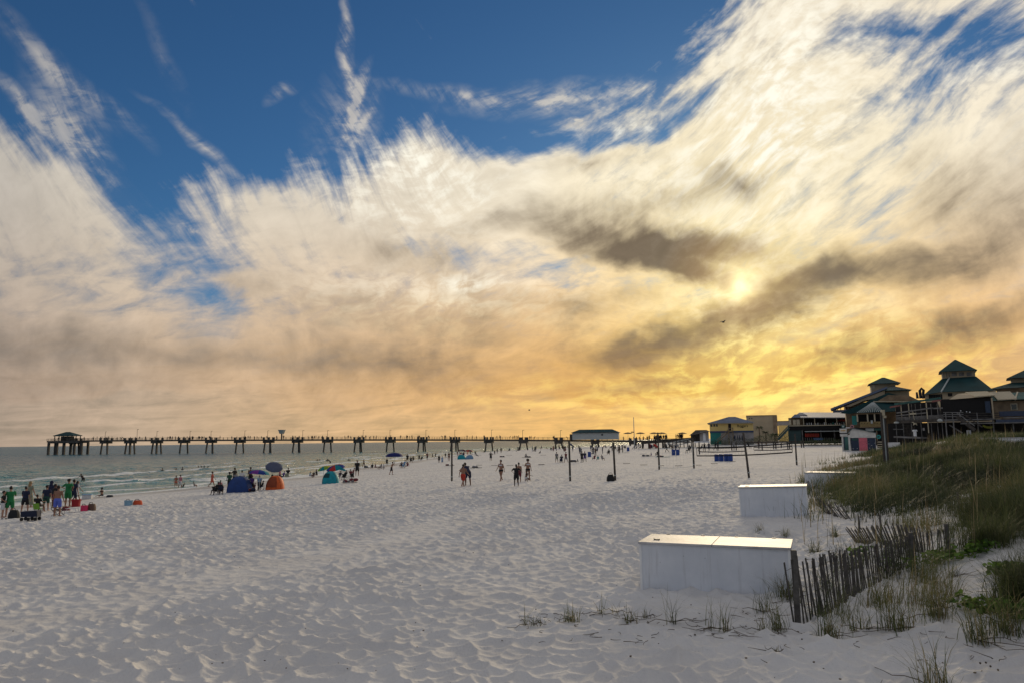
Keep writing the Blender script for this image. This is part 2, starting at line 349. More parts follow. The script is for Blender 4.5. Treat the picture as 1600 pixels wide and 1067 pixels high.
# ---- sand
msand = bpy.data.materials.new('white_sand'); msand.use_nodes = True; h = G(msand.node_tree); bs = msand.node_tree.nodes['Principled BSDF']
gp_ = h.n('ShaderNodeNewGeometry').outputs['Position']
n1 = h.noise(gp_, .35, 5, .6); n2 = h.noise(gp_, 60, 3, .6); wet = h.n('ShaderNodeAttribute', attribute_name='wet').outputs['Fac']
c0 = h.mix(h.ss(n1, .3, .7), (.57, .56, .555, 1), (.66, .65, .64, 1))
c0 = h.mix(h.ss(n2, .62, .8), c0, (.42, .40, .37, 1))
vs_ = h.n('ShaderNodeTexVoronoi'); vs_.inputs['Scale'].default_value = 3.2; h.put(vs_.inputs['Vector'], gp_)
c0 = h.mix(h.ss(vs_.outputs['Distance'], .04, .02, 0, .7), c0, (.10, .085, .065, 1))
h.put(bs.inputs['Base Color'], h.mix(h.m('MULTIPLY', wet, h.ss(h.noise(gp_, .5, 3), .3, .6, .75, 1)), c0, (.40, .37, .33, 1)))
h.put(bs.inputs['Roughness'], h.ss(wet, .3, 1, .95, .45)); bs.inputs['Specular IOR Level'].default_value = .15
vb = h.n('ShaderNodeTexVoronoi'); vb.inputs['Scale'].default_value = 2.6; h.put(vb.inputs['Vector'], h.vm('ADD', gp_, h.vm('SCALE', h.noise(gp_, 1.3, 2, col=True), scale=.7)))
vb2 = h.n('ShaderNodeTexVoronoi'); vb2.inputs['Scale'].default_value = 4.6; h.put(vb2.inputs['Vector'], gp_)
bmp = h.n('ShaderNodeBump'); bmp.inputs['Strength'].default_value = .9; bmp.inputs['Distance'].default_value = .10
far = h.ss(h.vm('LENGTH', gp_), 16, 50)
hh = h.m('ADD', h.m('MULTIPLY', h.m('MULTIPLY', vb.outputs['Distance'], h.m('SUBTRACT', 1.0, wet)), h.m('MULTIPLY', far, 1.5)), h.m('ADD', h.m('MULTIPLY', vb2.outputs['Distance'], .10), h.m('MULTIPLY', h.noise(gp_, 9, 5, .7), .40)))
h.put(bmp.inputs['Height'], hh); h.put(bs.inputs['Normal'], bmp.outputs[0])
sand = sheet('beach_sand', AZ, rr, lambda X, Y: H0(X, Y)+relief(X, Y), msand,
             keep=lambda X, Y, Z: (X-shore(Y) > -70) | (Y < 60), attrs={'wet': lambda X, Y: sstep(X-shore(Y)+(fbm(X*.2, Y*.1, 77, 2)-.5)*4, 4.5, .5)})
tag(sand, kind='structure')
# ---- sea
def swell(X, Y):
    off = shore(Y)-X+(fbm(X*.03, Y*.03, 61, 3)-.5)*16
    L = 6+off*.05
    ph = off/np.clip(L, 6, 16)*2*math.pi*.8+(fbm(X*.06, Y*.025, 62, 2)-.5)*7
    s = (.5+.5*np.sin(ph))**2.4; return off, s
def sea_z(X, Y):
    off, s = swell(X, Y); r = np.hypot(X, Y); f = 1/(1+(r/260)**2)
    A = .30*sstep(off, 0, 9)*(1-.55*sstep(off, 28, 90))*(.35+.9*fbm(X*.05, Y*.03, 63, 2))
    ch = (fbm(X*.42, Y*.24, 64, 4, .6)-.5)*.75*sstep(off, 2, 20)
    c2 = (fbm(X*.12, Y*.08, 65, 3)-.5)*.45*sstep(off, 20, 60)
    return WZ-.02+(A*s+ch+c2)*np.maximum(f, .12)
def foam(X, Y):
    off, s = swell(X, Y); e = shore(Y)-X
    a = sstep(e+(fbm(X*.25, Y*.12, 66, 3)-.5)*5, 4.5, .5)*sstep(e, -4, 0)
    b = sstep(s, .6, .95)*sstep(off, 1, 6)*(1-sstep(off, 18, 60))*sstep(fbm(X*.12, Y*.05, 67, 3), .40, .56)
    c = sstep(fbm(X*.35, Y*.14, 68, 3), .56, .7)*(1-sstep(off, 4, 26))*.6
    return np.clip(a+b+c, 0, 1)
mw = bpy.data.materials.new('sea_water'); mw.use_nodes = True; h = G(mw.node_tree); bs = mw.node_tree.nodes['Principled BSDF']
gp_ = h.n('ShaderNodeNewGeometry').outputs['Position']
sh = h.n('ShaderNodeAttribute', attribute_name='shallow').outputs['Fac']; fo = h.n('ShaderNodeAttribute', attribute_name='foam').outputs['Fac']
wc = h.mix(sh, (.016, .105, .135, 1), (.07, .25, .24, 1))
pn = h.noise(h.mp(gp_, sc=(.02, .012, 1)), 1, 4); wc = h.mix(h.ss(pn, .4, .65), wc, h.mix(.35, wc, (.02, .06, .10, 1)))
fm = h.ss(h.m('MULTIPLY_ADD', h.noise(h.mp(gp_, sc=(3.0, 1.6, 1)), 1.2, 6, .7), .9, h.m('SUBTRACT', fo, .72)), .0, .25)
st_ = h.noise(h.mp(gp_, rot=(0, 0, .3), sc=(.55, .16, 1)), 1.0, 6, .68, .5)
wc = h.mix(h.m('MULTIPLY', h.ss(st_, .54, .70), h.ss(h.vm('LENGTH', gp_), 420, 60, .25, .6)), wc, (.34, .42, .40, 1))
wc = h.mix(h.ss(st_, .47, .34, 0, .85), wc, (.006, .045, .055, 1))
h.put(bs.inputs['Base Color'], h.mix(fm, wc, (.72, .74, .73, 1)))
h.put(bs.inputs['Roughness'], h.m('MULTIPLY_ADD', fm, .6, h.ss(h.vm('LENGTH', gp_), 40, 500, .08, .28))); bs.inputs['IOR'].default_value = 1.33; bs.inputs['Specular IOR Level'].default_value = .24
bmp = h.n('ShaderNodeBump'); bmp.inputs['Distance'].default_value = .5; bmp.inputs['Strength'].default_value = 1.0
wv = h.m('ADD', h.m('MULTIPLY', h.noise(h.mp(gp_, sc=(1.6, .8, 1)), 1.1, 4, .55, .6), 1.0), h.m('MULTIPLY', h.noise(h.mp(gp_, sc=(.35, .2, 1)), 1.0, 3, .5), 1.8))
h.put(bmp.inputs['Height'], wv); h.put(bs.inputs['Normal'], bmp.outputs[0])
wr = [24.0]
while wr[-1] < 30000: wr.append(wr[-1]*1.0052 if wr[-1] < 500 else wr[-1]*1.03)
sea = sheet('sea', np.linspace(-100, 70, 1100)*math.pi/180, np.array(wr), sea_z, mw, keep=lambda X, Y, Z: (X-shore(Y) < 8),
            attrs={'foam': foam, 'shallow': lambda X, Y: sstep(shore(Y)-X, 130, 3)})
tag(sea, kind='structure')
# ================================================================== chair lockers on the sand
mwhite = mat('white_paint', (.74, .75, .76), .55, var=.05, scale=1.2)
def locker(pL, pR, depth, ztop, label, lid_split=True, zb=None):
    pL = Vector(pL); pR = Vector(pR); L = (pR-pL).length; rz = math.atan2(pR.y-pL.y, pR.x-pL.x)
    zb = min(H(pL.x, pL.y), H(pR.x, pR.y))-.35 if zb is None else zb
    t = empty('storage_locker', (pL.x, pL.y, 0), rz, label, 'storage box', 'white storage lockers on the sand')
    hh = ztop-.05
    MB().b2(0, L, 0, depth, zb, hh).build('body', mpanel, t, bevel=.008)
    e = .012
    for x0, x1 in ((-e, .035), (L-.035, L+e)): MB().b2(x0, x1, -e, .03, zb, hh).build('corner_trim', mwhite, t)
    ws = ((-.03, L*.5-.006), (L*.5+.006, L+.03)) if lid_split else ((-.03, L+.03),)
    for i, (a, b) in enumerate(ws):
        lid = MB().b2(a, b, -.045, depth+.03, hh+.003, ztop).build('lid', mlid, t, bevel=.006)
        if i == 0: MB().b2(.24, .36, .35, .37, ztop, ztop+.02).b2(.235, .25, .34, .38, ztop, ztop+.03).b2(.35, .365, .34, .38, ztop, ztop+.03).build('handle', mdark, lid)
    # hinges, hasp and sand-worn screws
    for q in (.12, .38, .62, .88): MB().b2(L*q-.04, L*q+.04, depth+.028, depth+.042, hh-.06, ztop+.012).build('hinge', mdark, t)
    pass
    return t
mrust = mat('rusted_iron', (.16, .075, .04), .8, var=.3, scale=20)
# painted plywood, rain-streaked
mpanel = bpy.data.materials.new('painted_plywood'); mpanel.use_nodes = True; h = G(mpanel.node_tree); bs = mpanel.node_tree.nodes['Principled BSDF']
co = h.n('ShaderNodeTexCoord').outputs['Object']
c_ = h.mix(h.ss(h.noise(co, 1.6, 5, .6), .35, .7), (.58, .61, .66, 1), (.66, .685, .73, 1))
c_ = h.mix(h.ss(h.noise(h.mp(co, sc=(9, 9, .7)), 1, 5, .6), .52, .78, 0, .5), c_, (.38, .39, .41, 1))
c_ = h.mix(h.ss(h.noise(h.mp(co, sc=(14, 14, .5)), 1, 6, .7), .66, .8, 0, .6), c_, (.30, .22, .15, 1))
spz = h.n('ShaderNodeSeparateXYZ'); h.put(spz.inputs[0], co); c_ = h.mix(h.m('MULTIPLY', h.ss(h.m('MULTIPLY_ADD', h.noise(co, 2.5, 5, .65), .5, spz.outputs[2]), .62, .30), .75), c_, (.50, .475, .45, 1))
vv = h.n('ShaderNodeTexVoronoi'); vv.inputs['Scale'].default_value = 5; h.put(vv.inputs['Vector'], co)
c_ = h.mix(h.ss(vv.outputs['Distance'], .055, .03, 0, .8), c_, (.10, .10, .10, 1))
h.put(bs.inputs['Base Color'], c_); bs.inputs['Roughness'].default_value = .5
mlid = mat('lid_board', (.42, .42, .43), .6, var=.16, scale=2.2, bump=.3, bscale=12)
mdark = mat('dark_metal', (.03, .03, .035), .45, metal=.3)
a = ground(1002, 918); b = at(1233, 849, 15.35)
locker((a.x, a.y), (b.x, b.y), 1.35, 1.2, 'large white wooden storage locker with a two-piece lid, nearest on the sand')
a = ground(1158, 806); b = at(1261, 757, a.y-.95); zt = at(1157, 760, a.y).z
lk = locker((a.x, a.y), (b.x, b.y), 1.35, zt, 'plain white storage locker half covered by grass, second from the camera', False); lk.rotation_euler = (0, R(-1.6), lk.rotation_euler.z)
a = at(1257, 737, 43); b = at(1330, 733.5, 41.6)
locker((a.x, a.y), (b.x, b.y), 1.35, a.z, 'white storage locker buried to its lid behind the dune grass, farthest of the row', False)
a = at(1514, 684, 62); b = at(1640, 682, 62)
t = empty('low_wall', (a.x, 62, 0), 0, 'low white wall with a pale cap beyond the grass at the right edge', 'wall')
MB().b2(0, b.x-a.x, 0, .25, 1.6, a.z-.1).build('wall_body', mwhite, t); MB().b2(-.05, b.x-a.x, -.05, .3, a.z-.1, a.z+.02).build('cap', mlid, t)
# ================================================================== sand fences
mwood = mat('weathered_wood', (.078, .072, .068), .9, var=.35, scale=6, bump=.6, bscale=40)
mwood2 = mat('grey_post_wood', (.09, .085, .08), .9, var=.3, scale=5, bump=.6, bscale=30)
mwire = mat('galvanised_wire', (.12, .12, .12), .5, metal=.8)
def slat(parent, base, L, lean, rz, w=.036, m=None):
    s_ = MB().box((0, 0, L/2-.25), (w, .012, L+.5)).build('slat', m or mwood, parent)
    s_.location = base; s_.rotation_euler = (lean[1], lean[0], rz); return s_
def fence(pts, height, n, lean, label, posts, jit=.055, w=.036, sink=0.0):
    """pts: (px, py) along the foot of the fence"""
    P_ = [ground(*p) for p in pts]; seg = [0]
    for i in range(1, len(P_)): seg.append(seg[-1]+(P_[i]-P_[i-1]).length)
    def along(s_):
        x = np.interp(s_, seg, [p.x for p in P_]); y = np.interp(s_, seg, [p.y for p in P_])
        return Vector((x, y, H(x, y)))
    t = empty('sand_fence', P_[0], 0, label, 'fence', 'weathered slat fences on the dune'); o = P_[0]
    rz = math.atan2(P_[-1].y-P_[0].y, P_[-1].x-P_[0].x); prev = [[], [], []]
    for i in range(n):
        s_ = seg[-1]*(i+.3*random.random())/n; p = along(s_); u = s_/seg[-1]
        hh = height(u)*random.uniform(.93, 1.06); ln = (lean(u)[0]+random.gauss(0, jit), lean(u)[1]+random.gauss(0, jit*.6))
        slat(t, p-o, hh, ln, rz, w)
        top = Vector((math.sin(ln[0])*math.cos(rz), math.sin(ln[0])*math.sin(rz), math.cos(ln[0])))
        for k, q in enumerate((.25, .55, .85)):
            if q*hh > .02: prev[k].append(p-o+top*hh*q+Vector((0, -.01, 0)))
    for k in range(3): MB().tube(prev[k], .0035, 4).build('wire', mwire, t)
    for s_, hp, r_ in posts:
        p = along(seg[-1]*s_); MB().b2(-r_, r_, -r_, r_, -.4, hp).build('post', mwood2, t, bevel=.006).location = p-o+Vector((0, -.06, 0))
    return t
fence([(1240, 976), (1275, 966), (1310, 948), (1345, 925), (1385, 902), (1425, 880), (1482, 866)], lambda u: 1.12-.52*min(u*1.15, 1), 80, lambda u: (-.20+.12*u, .03),
      'grey leaning slat fence sinking into the sand in front of the dune', [(.012, 1.22, .042), (.84, .68, .035), (.995, .7, .035)])
fence([(1336, 846), (1375, 850), (1410, 856), (1445, 866)], lambda u: .6, 50, lambda u: (-1.1+.95*u, .05), 'collapsed slat fence fanned out behind the nearer grey fence', [], .06, .034)
fence([(1330, 812), (1305, 806), (1285, 798)], lambda u: .95, 26, lambda u: (1.15-.2*u, -.1), 'tangled slat fence fallen flat on the dune beside the second white locker', [], .09, .034)
fence([(1290, 778), (1272, 772), (1262, 764)], lambda u: .8, 16, lambda u: (.9, .0), 'short run of fallen slats against the end of the second white locker', [], .1, .034)
for (px, p0, p1, lab) in ((1343, 832, 805, 'short dark wooden stake standing left of its taller twin in the dune grass'), (1377, 838, 803, 'tall dark wooden stake above the fanned-out fence'), (1499, 802, 768, 'thin bare stake alone in the middle of the dune grass')):
    g0 = ground(px, p0); hgt = at(px, p1, g0.y).z-g0.z
    s_ = MB().tube([(0, 0, -.3), (0.01, 0, hgt*.5), (0, 0, hgt)], [.035, .032, .03], 7).build('wooden_stake', mwood2); s_.location = g0; tag(s_, lab, 'stake')
# ================================================================== plants
def leafmat(name, cols, rough=.6, trans=.25):
    m = bpy.data.materials.new(name); m.use_nodes = True; nt = m.node_tree; h = G(nt); bs = nt.nodes['Principled BSDF']
    tv = h.n('ShaderNodeAttribute', attribute_name='tint').outputs['Fac']
    h.put(bs.inputs['Base Color'], h.ramp(tv, [(i/(len(cols)-1), c+(1,)) for i, c in enumerate(cols)])); bs.inputs['Roughness'].default_value = rough
    bs.inputs['Specular IOR Level'].default_value = .25
    tr = h.n('ShaderNodeBsdfTranslucent'); h.put(tr.inputs[0], h.ramp(tv, [(i/(len(cols)-1), tuple(x*1.5 for x in c)+(1,)) for i, c in enumerate(cols)]))
    ms = h.n('ShaderNodeMixShader'); ms.inputs[0].default_value = trans; nt.links.new(bs.outputs[0], ms.inputs[1]); nt.links.new(tr.outputs[0], ms.inputs[2])
    nt.links.new(ms.outputs[0], nt.nodes['Material Output'].inputs[0]); return m
mgrass = leafmat('dune_grass_leaf', [(.026, .036, .015), (.055, .072, .025), (.095, .115, .040), (.165, .145, .068), (.26, .19, .11)])
mscrub = leafmat('dark_scrub_leaf', [(.012, .020, .010), (.024, .036, .014), (.04, .05, .02), (.085, .055, .032)])
mdry = leafmat('dry_stalk', [(.10, .09, .055), (.20, .165, .10), (.30, .25, .16)])
mvine = leafmat('vine_leaf', [(.035, .075, .012), (.07, .14, .02), (.13, .22, .035)], .7, .3)
def blades(bx, by, bz, L, az_, bend, w, tint):
    """curved tapering blades as vectors; returns verts, quads, tints"""
    n = len(bx); segs = 4; V = []; T = []
    side = np.stack([-np.sin(az_), np.cos(az_), np.zeros(n)], 1); fw = np.stack([np.cos(az_), np.sin(az_), np.zeros(n)], 1)
    base = np.stack([bx, by, bz], 1)
    for k in range(segs):
        u = k/(segs-1); ww = w*(1-u)**.7*(1 if k < segs-1 else 0)+.0006
        p = base+fw*(L*bend*u**1.7)[:, None]+np.array([0, 0, 1.0])*(L*(u-.42*bend*u**2.4))[:, None]
        V += [p-side*ww[:, None], p+side*ww[:, None]]; T += [tint, tint]
    V = np.stack(V, 1).reshape(-1, 3); T = np.stack(T, 1).ravel()
    i = np.arange(n)[:, None]*(2*segs); q = []
    for k in range(segs-1): q.append(np.concatenate([i+2*k, i+2*k+1, i+2*k+3, i+2*k+2], 1))
    return V, np.concatenate(q), T
def grassfield(name, ylo, yhi, nclump, per, Lr, wr_, seed, dens, label=None, m=None, bendr=(.15, 1.0), spread=.16):
    r_ = np.random.default_rng(seed); out = []
    cx = []; cy = []
    while len(cx) < nclump:
        y = ylo+(yhi-ylo)*r_.random(20000); t = r_.random(20000)*4.2-.35; x = np.interp(y, TY, TX)+t*np.interp(y, [0, 15, 40, 100], [5, 6, 12, 20])
        vis = x < y*.80+2
        k = vis & (r_.random(20000) < dens(x, y, t)); cx += list(x[k]); cy += list(y[k])
    cx = np.array(cx[:nclump]); cy = np.array(cy[:nclump])
    X = np.repeat(cx, per)+r_.normal(0, spread, nclump*per); Y = np.repeat(cy, per)+r_.normal(0, spread, nclump*per); n = len(X)
    cs = np.repeat((.35+1.3*fbm(cx*.3, cy*.3, seed, 4, .65))*r_.uniform(.7, 1.35, nclump), per)
    L = r_.uniform(*Lr, n)*cs; a = r_.uniform(0, 2*math.pi, n); a = np.where(r_.random(n) < .35, r_.normal(.3, .6, n), a)
    tint = np.clip(np.repeat(fbm(cx*.3, cy*.22, seed+5, 4)*1.7-.5+(r_.random(nclump)-.5)*.3, per)+r_.normal(0, .12, n), 0, 1)
    V, q, T = blades(X, Y, H0(X, Y)-.02, L, a, r_.uniform(*bendr, n), r_.uniform(*wr_, n), tint)
    o = np_mesh(name, V, q, m or mgrass, None, False, {'tint': T}); tag(o, label, 'grass', kind='stuff'); return o
def dn(x, y, t):
    p = fbm(x*.28, y*.2, 91, 3); bare = sstep(p+(fbm(x*.9, y*.6, 92, 2)-.5)*.22, .44, .56)
    nearcut = sstep(y, 13.5, 18)+.9*sstep(t, 1.0, 1.7)
    mid = 1-.96*(1-sstep(y, 25, 31))*(1-sstep(t+.35*(fbm(x*.4, y*.4, 97, 2)-.5)+.34*(1-sstep(y, 17, 21)), .75, 1.15))
    return np.clip(bare*sstep(t, -.12, .6)*mid, 0, 1)*np.clip(nearcut, 0, 1)*(.55+.45*sstep(y, 30, 42))
grassfield('dune_grass', 11.5, 24, 1500, 34, (.35, .85), (.0035, .007), 1, dn, 'dense green and straw dune grass on the near right slope', spread=.13)
grassfield('dune_grass', 24, 46, 4300, 20, (.3, 1.05), (.006, .013), 2, dn, 'olive dune grass covering the middle of the dune', spread=.2)
grassfield('dune_grass', 46, 105, 7500, 14, (.22, .72), (.012, .03), 3, dn, 'dark grass along the crest of the dune', spread=.35)
grassfield('dune_scrub', 22, 95, 1500, 34, (.25, .7), (.014, .03), 6, lambda x, y, t: sstep(fbm(x*.16, y*.12, 96, 3), .5, .6)*sstep(t, .2, .6), 'dark scrub growing in patches among the dune grass', m=mscrub, bendr=(.4, 1.0), spread=.35)
grassfield('tall_grass', 11.2, 22, 760, 44, (.6, 1.25), (.0035, .007), 12, lambda x, y, t: ((x/y > .585+.10*(fbm(x*.7, y*.7, 71, 2)-.5)+.05*sstep(y, 17, 13)+.10*sstep(y, 12.6, 11))*(x/y < .78))*1.0*sstep(fbm(x*.5, y*.5, 72, 2), .3, .5), 'tall green beach grass bending over at the right edge', bendr=(.2, 1.1), spread=.14)
# sea oats: tall pale stalks with drooping heads
def sea_oats(n, ylo, yhi, seed):
    r_ = np.random.default_rng(seed); y = r_.uniform(ylo, yhi, n); t = r_.uniform(-.1, 2.6, n); x = np.interp(y, TY, TX)+t*np.interp(y, [0, 15, 40, 100], [5, 6, 12, 20])
    L = r_.uniform(.9, 1.7, n); V, q, T = blades(x, y, H0(x, y), L, r_.normal(.2, .8, n), r_.uniform(.02, .22, n), np.full(n, .0075)*(1+y/30), r_.random(n))
    o = np_mesh('sea_oats', V, q, mdry, None, False, {'tint': T}); tag(o, 'tall pale sea oat stalks standing above the dune grass', 'sea oats', kind='stuff')
sea_oats(520, 15, 80, 21)
# separate tufts standing in the open sand
def tuft(px, py, n, L, lab, seed, spread=.06, w=(.003, .006), roots=3, bend=(.1, 1.15), tl=(0, .9)):
    r_ = np.random.default_rng(seed); g0 = ground(px, py); X = r_.normal(0, spread, n); Y = r_.normal(0, spread, n)
    V, q, T = blades(X, Y, np.full(n, -.03), r_.uniform(.45, 1.0, n)*L, r_.uniform(0, 2*math.pi, n), r_.uniform(*bend, n), r_.uniform(*w, n), r_.uniform(*tl, n))
    t = empty('grass_tuft', g0, 0, lab, 'grass tuft', 'grass tufts on the open sand')
    np_mesh('blades', V, q, mgrass, t, False, {'tint': T})
    m_ = MB()
    for k in range(roots):
        a = r_.uniform(0, 6.28); pts = [(0, 0, .01)]; x = y = 0
        for i in range(5): a += r_.normal(0, .5); x += .11*math.cos(a)*L*1.6; y += .11*math.sin(a)*L*1.6; pts.append((x, y, H(g0.x+x, g0.y+y)-g0.z+.025+.02*math.sin(i*2)))
        m_.tube(pts, [.008, .007, .006, .005, .004, .003], 5)
    if roots: m_.build('runner', mroot, t)
mroot = mat('dry_root', (.10, .08, .06), .9, var=.3)
TL = [
 (821, 978, 7, .55, 'leftmost thin bare tuft on the open sand'), (834, 976, 5, .4, 'small wispy tuft just right of the leftmost one'), (846, 975, 5, .3, 'tiny tuft between the wispy one and the bushy one'),
 (893, 968, 34, .42, 'bushy tuft with a curved root on a small sand mound'), (940, 962, 10, .55, 'upright thin tuft in front of the corner of the large locker'), (961, 956, 4, .45, 'single upright stalk left of the dark dry tuft'),
 (984, 972, 26, .4, 'dark dry tangled tuft below the left end of the large locker'), (1010, 966, 8, .35, 'thin tuft right of the dark tangled one'), (1050, 974, 16, .8, 'tall spiky tuft leaning left in front of the large locker'),
 (1112, 982, 8, .7, 'very thin tall tuft below the middle of the large locker'), (1134, 986, 18, .7, 'tall tuft with trailing roots right of the very thin one'), (1192, 988, 12, .5, 'sparse tuft left of the fence foot'),
 (1214, 984, 36, .8, 'arching tuft against the left end of the grey fence'), (1230, 936, 90, .75, 'thick dark mound of grass between locker and fence'), (1296, 996, 60, .65, 'wide tuft in front of the fence post'),
 (1345, 985, 34, .6, 'curled low tuft right of the fence post'), (1400, 986, 70, .9, 'large green spiky tuft in the sand before the fence'), (1465, 962, 50, .9, 'tangled dry tuft in the middle of the bare sand slope'),
 (1490, 902, 26, .6, 'small dark star-shaped tuft beneath the vines'), (1530, 1002, 60, 1.0, 'tall green tuft leaning over the sand near the right edge'), (1572, 990, 90, 1.1, 'dense green tuft at the right edge above the bare sand'),
 (1450, 1075, 30, .95, 'tall thin tuft cut by the bottom edge of the photo'), (1480, 1078, 20, .9, 'thin dark stalks at the bottom edge right of the tallest tuft'), (1190, 955, 22, .7, 'spreading tuft with long leaning stems before the locker corner'),
 (1168, 800, 30, .5, 'small tuft at the foot of the second white locker'), (1205, 805, 70, .75, 'spiky tuft hiding the middle of the second locker'), (1238, 802, 130, .9, 'big dark tuft covering the right end of the second locker'),
 (1188, 832, 26, .5, 'dry tuft behind the lid of the large locker'), (1228, 838, 30, .5, 'brown tuft beyond the right corner of the large locker'), (1275, 862, 40, .55, 'dry tangled tuft behind the fence top'),
 (1305, 838, 36, .6, 'brown twiggy tuft on the sand behind the fence'), (1260, 752, 110, .9, 'green tuft above the right end of the second locker'), (1215, 1020, 5, .3, 'three short twigs lying on the sand below the fence')]
for i, a in enumerate(TL): tuft(a[0], a[1], int(a[2]*1.5), a[3]*1.0, a[4], 300+i, .03+.0012*a[2])
grassfield('fence_grass', 12.5, 19.5, 75, 22, (.3, .75), (.003, .006), 9, lambda x, y, t: (np.abs(t-.05-(y-13)*.04) < .22)*1.0*(fbm(x*1.1, y*1.1, 88, 2) > .42), 'tangled grass grown through the slats of the near fence', spread=.11, bendr=(.3, 1.0))
# creeping vine with round leaves
def vine(pts, n, lab, seed):
    r_ = np.random.default_rng(seed); P_ = [ground(*p) for p in pts]; t = empty('beach_vine', P_[0], 0, lab, 'vine', 'creeping round-leaved vines'); o = P_[0]
    m_ = MB(); m_.tube([p-o+Vector((0, 0, .04)) for p in P_], .008, 5); m_.build('stem', mroot, t)
    V = []; Q_ = []; T = []
    for i in range(n):
        s_ = r_.random()*(len(P_)-1); k = int(s_); p = P_[k].lerp(P_[k+1], s_-k)+Vector((r_.normal(0, .12), r_.normal(0, .2), 0)); p.z = H(p.x, p.y)+r_.uniform(.03, .22)
        R_ = r_.uniform(.035, .065); tilt = Matrix.Rotation(r_.uniform(0, 6.28), 3, 'Z') @ Matrix.Rotation(r_.uniform(.1, 1.2), 3, 'X'); b0 = len(V); V.append(p-o); tt = r_.random()
        for j in range(10):
            a_ = j*math.pi/5; rr_ = R_*(1-.25*(j == 0)); V.append(p-o+tilt @ Vector((rr_*math.cos(a_), rr_*math.sin(a_), .012)))
        Q_ += [(b0, b0+1+j, b0+1+(j+1) % 10) for j in range(10)]; T += [tt]*11
    np_mesh('leaves', [tuple(v) for v in V], np.array(Q_), mvine, t, False, {'tint': T})
vine([(1335, 872), (1350, 868)], 50, 'yellow-green vine leaves caught on top of the grey fence', 1)
vine([(1385, 890), (1400, 888), (1430, 890)], 46, 'a few round bright leaves at the foot of the fence', 2)
vine([(1450, 885), (1480, 876), (1510, 868), (1545, 862)], 260, 'long bright green vine across the top of the bare sand slope', 3)
vine([(1500, 950), (1540, 958), (1580, 962), (1610, 965)], 260, 'dark green vine under the tufts at the right edge', 4)
vine([(1560, 900), (1600, 905)], 260, 'mass of round green leaves below the tall grass at the right edge', 5)
# twigs, weed and shells on the sand
def debris():
    r_ = np.random.default_rng(5); m_ = MB()
    for i in range(150):
        px = r_.uniform(830, 1600); py = r_.uniform(820, 1050) if px > 1190 else r_.uniform(960, 1010)
        p = ground(px, py); a = r_.uniform(0, 6.28); L = r_.uniform(.05, .35); pts = [p+Vector((0, 0, .03))]
        for k in range(3): a += r_.normal(0, .6); q = pts[-1]+Vector((math.cos(a)*L/3, math.sin(a)*L/3, 0)); q.z = H(q.x, q.y)+.035; pts.append(q)
        m_.tube(pts, [.006, .005, .004, .002], 4)
    for i in range(110):
        px = r_.uniform(0, 1600); py = r_.uniform(760, 1066); p = ground(px, py); s_ = r_.uniform(.006, .016)
        m_.box((p.x, p.y, p.z+.02), (s_*2, s_*1.6, s_), r_.uniform(0, 3))
    for px, py in ((1532, 1040), (1541, 1041), (1548, 1045), (1535, 1052), (1560, 1052)):
        p = ground(px, py); m_.lathe([(.001, 0), (.012, .007), (.015, .017), (.010, .026), (.001, .03)], 8, (p.x, p.y, p.z+.01))
    tag(m_.build('twigs', mroot), 'scattered dark twigs, weed and pods lying on the sand', 'debris', kind='stuff')
debris()
# ================================================================== pier
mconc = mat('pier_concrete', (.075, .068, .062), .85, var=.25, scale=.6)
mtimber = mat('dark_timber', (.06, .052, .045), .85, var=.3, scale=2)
mgreenroof = mat('green_metal_roof', (.012, .048, .052), .65, metal=0, spec=.15, var=.15, scale=.4)
mbluegrey = mat('pale_siding', (.40, .43, .42), .7, var=.08)
def pierY(x): return 339-.2*x
PD = Vector((.98, -.196, 0)).normalized(); PN = Vector((-PD.y, PD.x, 0))   # along the deck towards the shore / away from the camera
def pier_at(px, py):
    d = ray(px, py); t = 339/(d.y+.2*d.x); return Vector((d.x*t, d.y*t, CAMZ+d.z*t))
dk_px = [78, 150, 300, 460, 620, 760, 873, 960, 1029, 1075]; dk_py = [688.3, 687.0, 686.2, 685.6, 685.4, 685.6, 686.4, 687.2, 688.0, 688.6]
dpts = [pier_at(a, b) for a, b in zip(dk_px, dk_py)]
s0 = dpts[0].copy(); S_ = [(p-Vector((s0.x, s0.y, p.z))).length for p in dpts]
def deckz(s): return float(np.interp(s, S_, [p.z for p in dpts]))
def ppt(s, off=0, dz=0): p = Vector((s0.x, s0.y, 0))+PD*s+PN*off; p.z = deckz(s)+dz; return p
def px_s(px): p = pier_at(px, 686); return (Vector((p.x, p.y, 0))-Vector((s0.x, s0.y, 0))).dot(PD)
pier = empty('fishing_pier', (0, 0, 0), 0, 'long dark fishing pier on concrete piles running out into the sea', 'pier')
def strip(s0_, s1_, o0, o1, z0, z1, step=12):
    m_ = MB(); ss_ = np.linspace(s0_, s1_, max(2, int((s1_-s0_)/step)+1)); vs = []
    for s in ss_: vs += [ppt(s, o0, z0), ppt(s, o1, z0), ppt(s, o1, z1), ppt(s, o0, z1)]
    fs = [(0, 1, 2, 3), tuple(len(vs)-4+k for k in (3, 2, 1, 0))]
    for i in range(len(ss_)-1):
        for k in range(4): fs.append((4*i+k, 4*i+4+k, 4*i+4+(k+1) % 4, 4*i+(k+1) % 4))
    return m_.add(vs, fs)
SE = px_s(1078); HW = 2.0
strip(0, SE, -HW, HW, -.75, 0).build('deck', mconc, pier)
